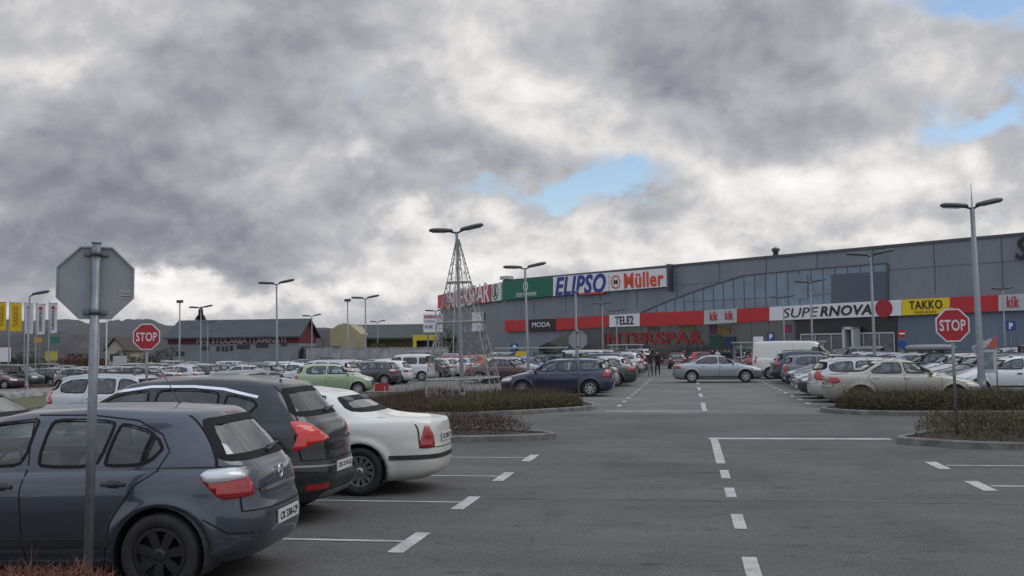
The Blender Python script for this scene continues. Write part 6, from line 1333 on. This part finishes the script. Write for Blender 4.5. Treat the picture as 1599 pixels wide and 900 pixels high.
row(-19.4, 52, 125, 180, 'third row left of the main aisle', {0: ('suv', SI2, '', 180, 0, 'light silver crossover beside the light green small car'), 3: ('hatch', DGR, '', 180, .2, 'dark grey hatchback left of the white minivan'), 4: ('hatch', WH2, '', 180, .2, 'white hatchback between the dark grey hatchback and the white minivan'), 6: ('minivan', WH2, '', 180, .3, 'white passenger minivan in the third row'), 8: ('hatch', BLK, '', 180, .1, 'black hatchback right of the white minivan'), 10: ('estate', WH2, '', 180, .1, 'white estate in the third row left of the tree'), 14: ('suv', ORG, '', 180, .1, 'orange crossover behind the wire Christmas tree')}, skip=(1, 2, 5, 7), dens=.95)
row(-24.6, 55, 128, 0, 'fourth row left of the main aisle', {})
row(-35.6, 62, 138, 180, 'fifth row left of the main aisle', {2: ('hatch', SI2, '', 180, 0, 'light silver hatchback nosed left before the red banded hall')}, dens=.95)
row(-40.8, 64.6, 138, 0, 'sixth row left of the main aisle', {0: ('hatch', MGR, '', 0, 0, 'mid grey hatchback facing right beyond the left stop sign')})
row(-51.6, 70, 138, 180, 'seventh row left of the main aisle'); row(-56.8, 74, 138, 0, 'eighth row left of the main aisle', dens=.9); row(-67.5, 84, 138, 180, 'ninth row left of the main aisle', dens=.85); row(-72.7, 90, 138, 0, 'tenth row left of the main aisle', dens=.8)
row(6.45, 33.3, 96, 0, 'row right of the main aisle', {0: ('compact', BEI, '', 0, -.05, 'beige saloon behind the right hand hedge'), 1: ('estate', SI2, '', 0, -.2, 'light silver estate just behind the beige saloon'), 2: ('hatch', DGR, '', 180, -.5, 'dark grey hatchback facing the main aisle, left of the beige saloon'), 3: ('hatch', SI2, '', 180, -.4, 'light silver hatchback facing the main aisle behind the dark grey one'), 6: ('hatch', BLU, '', 180, .0, 'navy blue hatchback in front of the white panel van'), 5: ('compact', MGR, '', 180, .2, 'mid grey saloon behind the nose of the silver blue liftback'), 11: ('bigvan', WHT, '', 0, -.1, 'long cream white panel van right of the main aisle')}, skip=(4, 10, 12), dens=.95)
row(11.75, 38.5, 92, 180, 'second row right of the main aisle', {0: ('hatch', WH2, '', 180, -.7, 'white hatchback with silver wheels cut by the right picture edge'), 1: ('compact', MGR, '', 180, 0, 'mid grey saloon behind the right hand stop sign post'), 2: ('estate', DGR, '', 180, 0, 'dark grey estate in the row behind the beige saloon'), 3: ('compact', SI2, '', 180, 0, 'light silver saloon in the row behind the beige saloon'), 4: ('estate', SI2, '', 180, 0, 'light silver estate beside the car with the roof box'), 5: ('estate', DGN, '', 180, -.4, 'dark green estate carrying a grey roof box')}, dens=.98)
row(22.6, 46, 78, 0, 'third row right of the main aisle', {3: ('minivan', WH2, '', 0, 0, 'white minivan in the third row right of the main aisle'), 5: ('bigvan', WH2, '', 180, 0, 'white panel van near the right hand parking sign')}, dens=.9); row(27.8, 52, 76, 180, 'fourth row right of the main aisle')
car('minivan', WH2, pos(1428, 72), 180, 'white minivan left of the right hand stop sign', 'van', REDG, full=False, name='parked_van')
# roof box on the dark green estate
rb = thing('roof_box', 'long grey roof box on the dark green estate', 'roof box', (11.35, 51.5, zg(11, 51.5) + 1.56)); mb = MB()
prof = [(-1.15, .02, .12), (-1.0, .30, .03), (-.6, .36, .0), (.5, .36, .0), (.95, .30, .02), (1.15, .06, .10)]
n = 12; V = []
for x_, hw_, z_ in prof:
    for k in range(n): a = 2 * math.pi * k / n; V.append((-x_, hw_ * math.copysign(abs(math.cos(a)) ** .6, math.cos(a)), .16 + (.16 - z_ * .8) * math.copysign(abs(math.sin(a)) ** .7, math.sin(a))))
mb.add(V, [(i * n + k, i * n + (k + 1) % n, (i + 1) * n + (k + 1) % n, (i + 1) * n + k) for i in range(5) for k in range(n)] + [tuple(range(n)), tuple(range(5 * n, 6 * n))]); mb.build('shell', mat('box_grey', (.20, .21, .22), .4), rb, True); mb = MB(); mb.box(-.5, -.45, -.55, .55, -.08, .0); mb.box(.45, .5, -.55, .55, -.08, .0); mb.build('crossbars', BLACKP, rb)
# ------------------------------------------------------------ people
SKIN = mat('skin', (.42, .26, .19), .6); HAIRM = mat('dark_hair', (.025, .018, .014), .7)
def person(px, dep, head, label, top, legs, stride=.25, hgt=1.75, bag=None, arm=.15):
    J = dict(pel=(0, 0, .95), ch=(0, .02, 1.25), nk=(0, .02, 1.50), hd0=(0, .03, 1.60), hd=(0, .04, 1.72)); E = [('pel', 'ch'), ('ch', 'nk'), ('nk', 'hd0'), ('hd0', 'hd')]; R_ = dict(pel=(.16, .115), ch=(.175, .12), nk=(.062, .06), hd0=(.075, .085), hd=(.08, .095))
    for s_, n_ in ((-1, 'l'), (1, 'r')):
        st = stride * s_
        J.update({'hp' + n_: (s_ * .09, 0, .88), 'kn' + n_: (s_ * .10, st * .5 + .03, .49), 'an' + n_: (s_ * .10, st - (.05 if s_ < 0 else 0), .10 + (.05 if s_ < 0 else 0)), 'to' + n_: (s_ * .11, st + .15, .045), 'sh' + n_: (s_ * .18, .02, 1.42), 'el' + n_: (s_ * .25, -st * arm * 2, 1.13), 'wr' + n_: (s_ * .26, -st * arm * 3 + .08, .88), 'ha' + n_: (s_ * .26, -st * arm * 3 + .12, .80)})
        E += [('pel', 'hp' + n_), ('hp' + n_, 'kn' + n_), ('kn' + n_, 'an' + n_), ('an' + n_, 'to' + n_), ('ch', 'sh' + n_), ('sh' + n_, 'el' + n_), ('el' + n_, 'wr' + n_), ('wr' + n_, 'ha' + n_)]
        R_.update({'hp' + n_: (.095, .10), 'kn' + n_: (.065, .07), 'an' + n_: (.045, .05), 'to' + n_: (.045, .035), 'sh' + n_: (.075, .075), 'el' + n_: (.055, .055), 'wr' + n_: (.035, .038), 'ha' + n_: (.03, .04)})
    ks = list(J); me = bpy.data.meshes.new('body'); me.from_pydata([J[k] for k in ks], [(ks.index(a), ks.index(b)) for a, b in E], []); me.update(); o = bpy.data.objects.new('body', me); COL.objects.link(o)
    md = o.modifiers.new('skin', 'SKIN'); md.use_smooth_shade = True
    for i, k in enumerate(ks): me.skin_vertices[0].data[i].radius = R_[k]; me.skin_vertices[0].data[i].use_root = (k == 'pel')
    o.modifiers.new('sub', 'SUBSURF').levels = 2
    dg = bpy.context.evaluated_depsgraph_get(); m2 = bpy.data.meshes.new_from_object(o.evaluated_get(dg)); bpy.data.objects.remove(o); m2.materials.clear()
    for x in (top, legs, SKIN, RUBBER): m2.materials.append(x)
    for f in m2.polygons:
        c = f.center; f.material_index = 3 if c.z < .13 else 1 if (c.z < .86 and abs(c.x) < .21) else 2 if (c.z > 1.53 or (c.z < .86 and abs(c.x) > .21)) else 0; f.use_smooth = True
    t = thing('person', label, 'person', dpt(px, dep), rad(head - 90)); s_ = hgt / 1.80; b = bpy.data.objects.new('body', m2); COL.objects.link(b); b.parent = t; b.scale = (s_,) * 3
    mb = MB(); mb.lathe([(.001, .115), (.06, .10), (.092, .05), (.10, 0), (.09, -.04), (.085, -.05)], 14, (0, .02, 1.735)); h_ = mb.build('hair', HAIRM, t, True); h_.scale = (s_,) * 3
    for x_ in (-.03, .03): pass
    if bag: mb = MB(); mb.rbox(.30, .38, -.05, .22, .42, .80, .03); q = mb.build('shopping_bag', WHITE); q.matrix_world = Matrix.Translation(t.location) @ Matrix.Rotation(rad(head - 90), 4, 'Z'); tag(q, 'white shopping bag held by the person in black in the main aisle', 'bag')
    return t
JK = mat('black_jacket', (.012, .012, .015), .8); J2 = mat('dark_brown_jacket', (.03, .024, .02), .8); J3 = mat('navy_jacket', (.012, .016, .04), .8); TR1 = mat('grey_trousers', (.16, .155, .15), .9); TR2 = mat('black_trousers', (.012, .012, .014), .9); TR3 = mat('jeans', (.035, .05, .09), .9); J4 = mat('white_jacket', (.5, .5, .5), .8)
person(1016, 67, 270, 'person in a dark brown jacket and grey trousers walking in the main aisle', J2, TR1, .28, 1.80); person(1027, 70, 262, 'person all in black with a white shopping bag in the main aisle', JK, TR2, .2, 1.72, bag=True)
person(1003, 74, 200, 'person in a navy jacket bending beside the parked white estate', J3, TR3, .1, 1.68)
for px, dep, hd, lb, a, b in ((1133, 84, 90, 'person in black standing behind the silver blue liftback, nearer the white van', JK, TR2), (1113, 88, 70, 'person in a black jacket and jeans behind the roof of the silver blue liftback', JK, TR3), (1121, 90, 120, 'person in a white jacket between two dark dressed people', J4, TR3), (1139, 86, 250, 'person in a navy jacket next to the white van', J3, TR2), (1346, 80, 270, 'person in black at the entrance doors', JK, TR2), (1068, 96, 270, 'person in a brown jacket right of the dark red car', J2, TR3)): person(px, dep, hd, lb, a, b, .15)
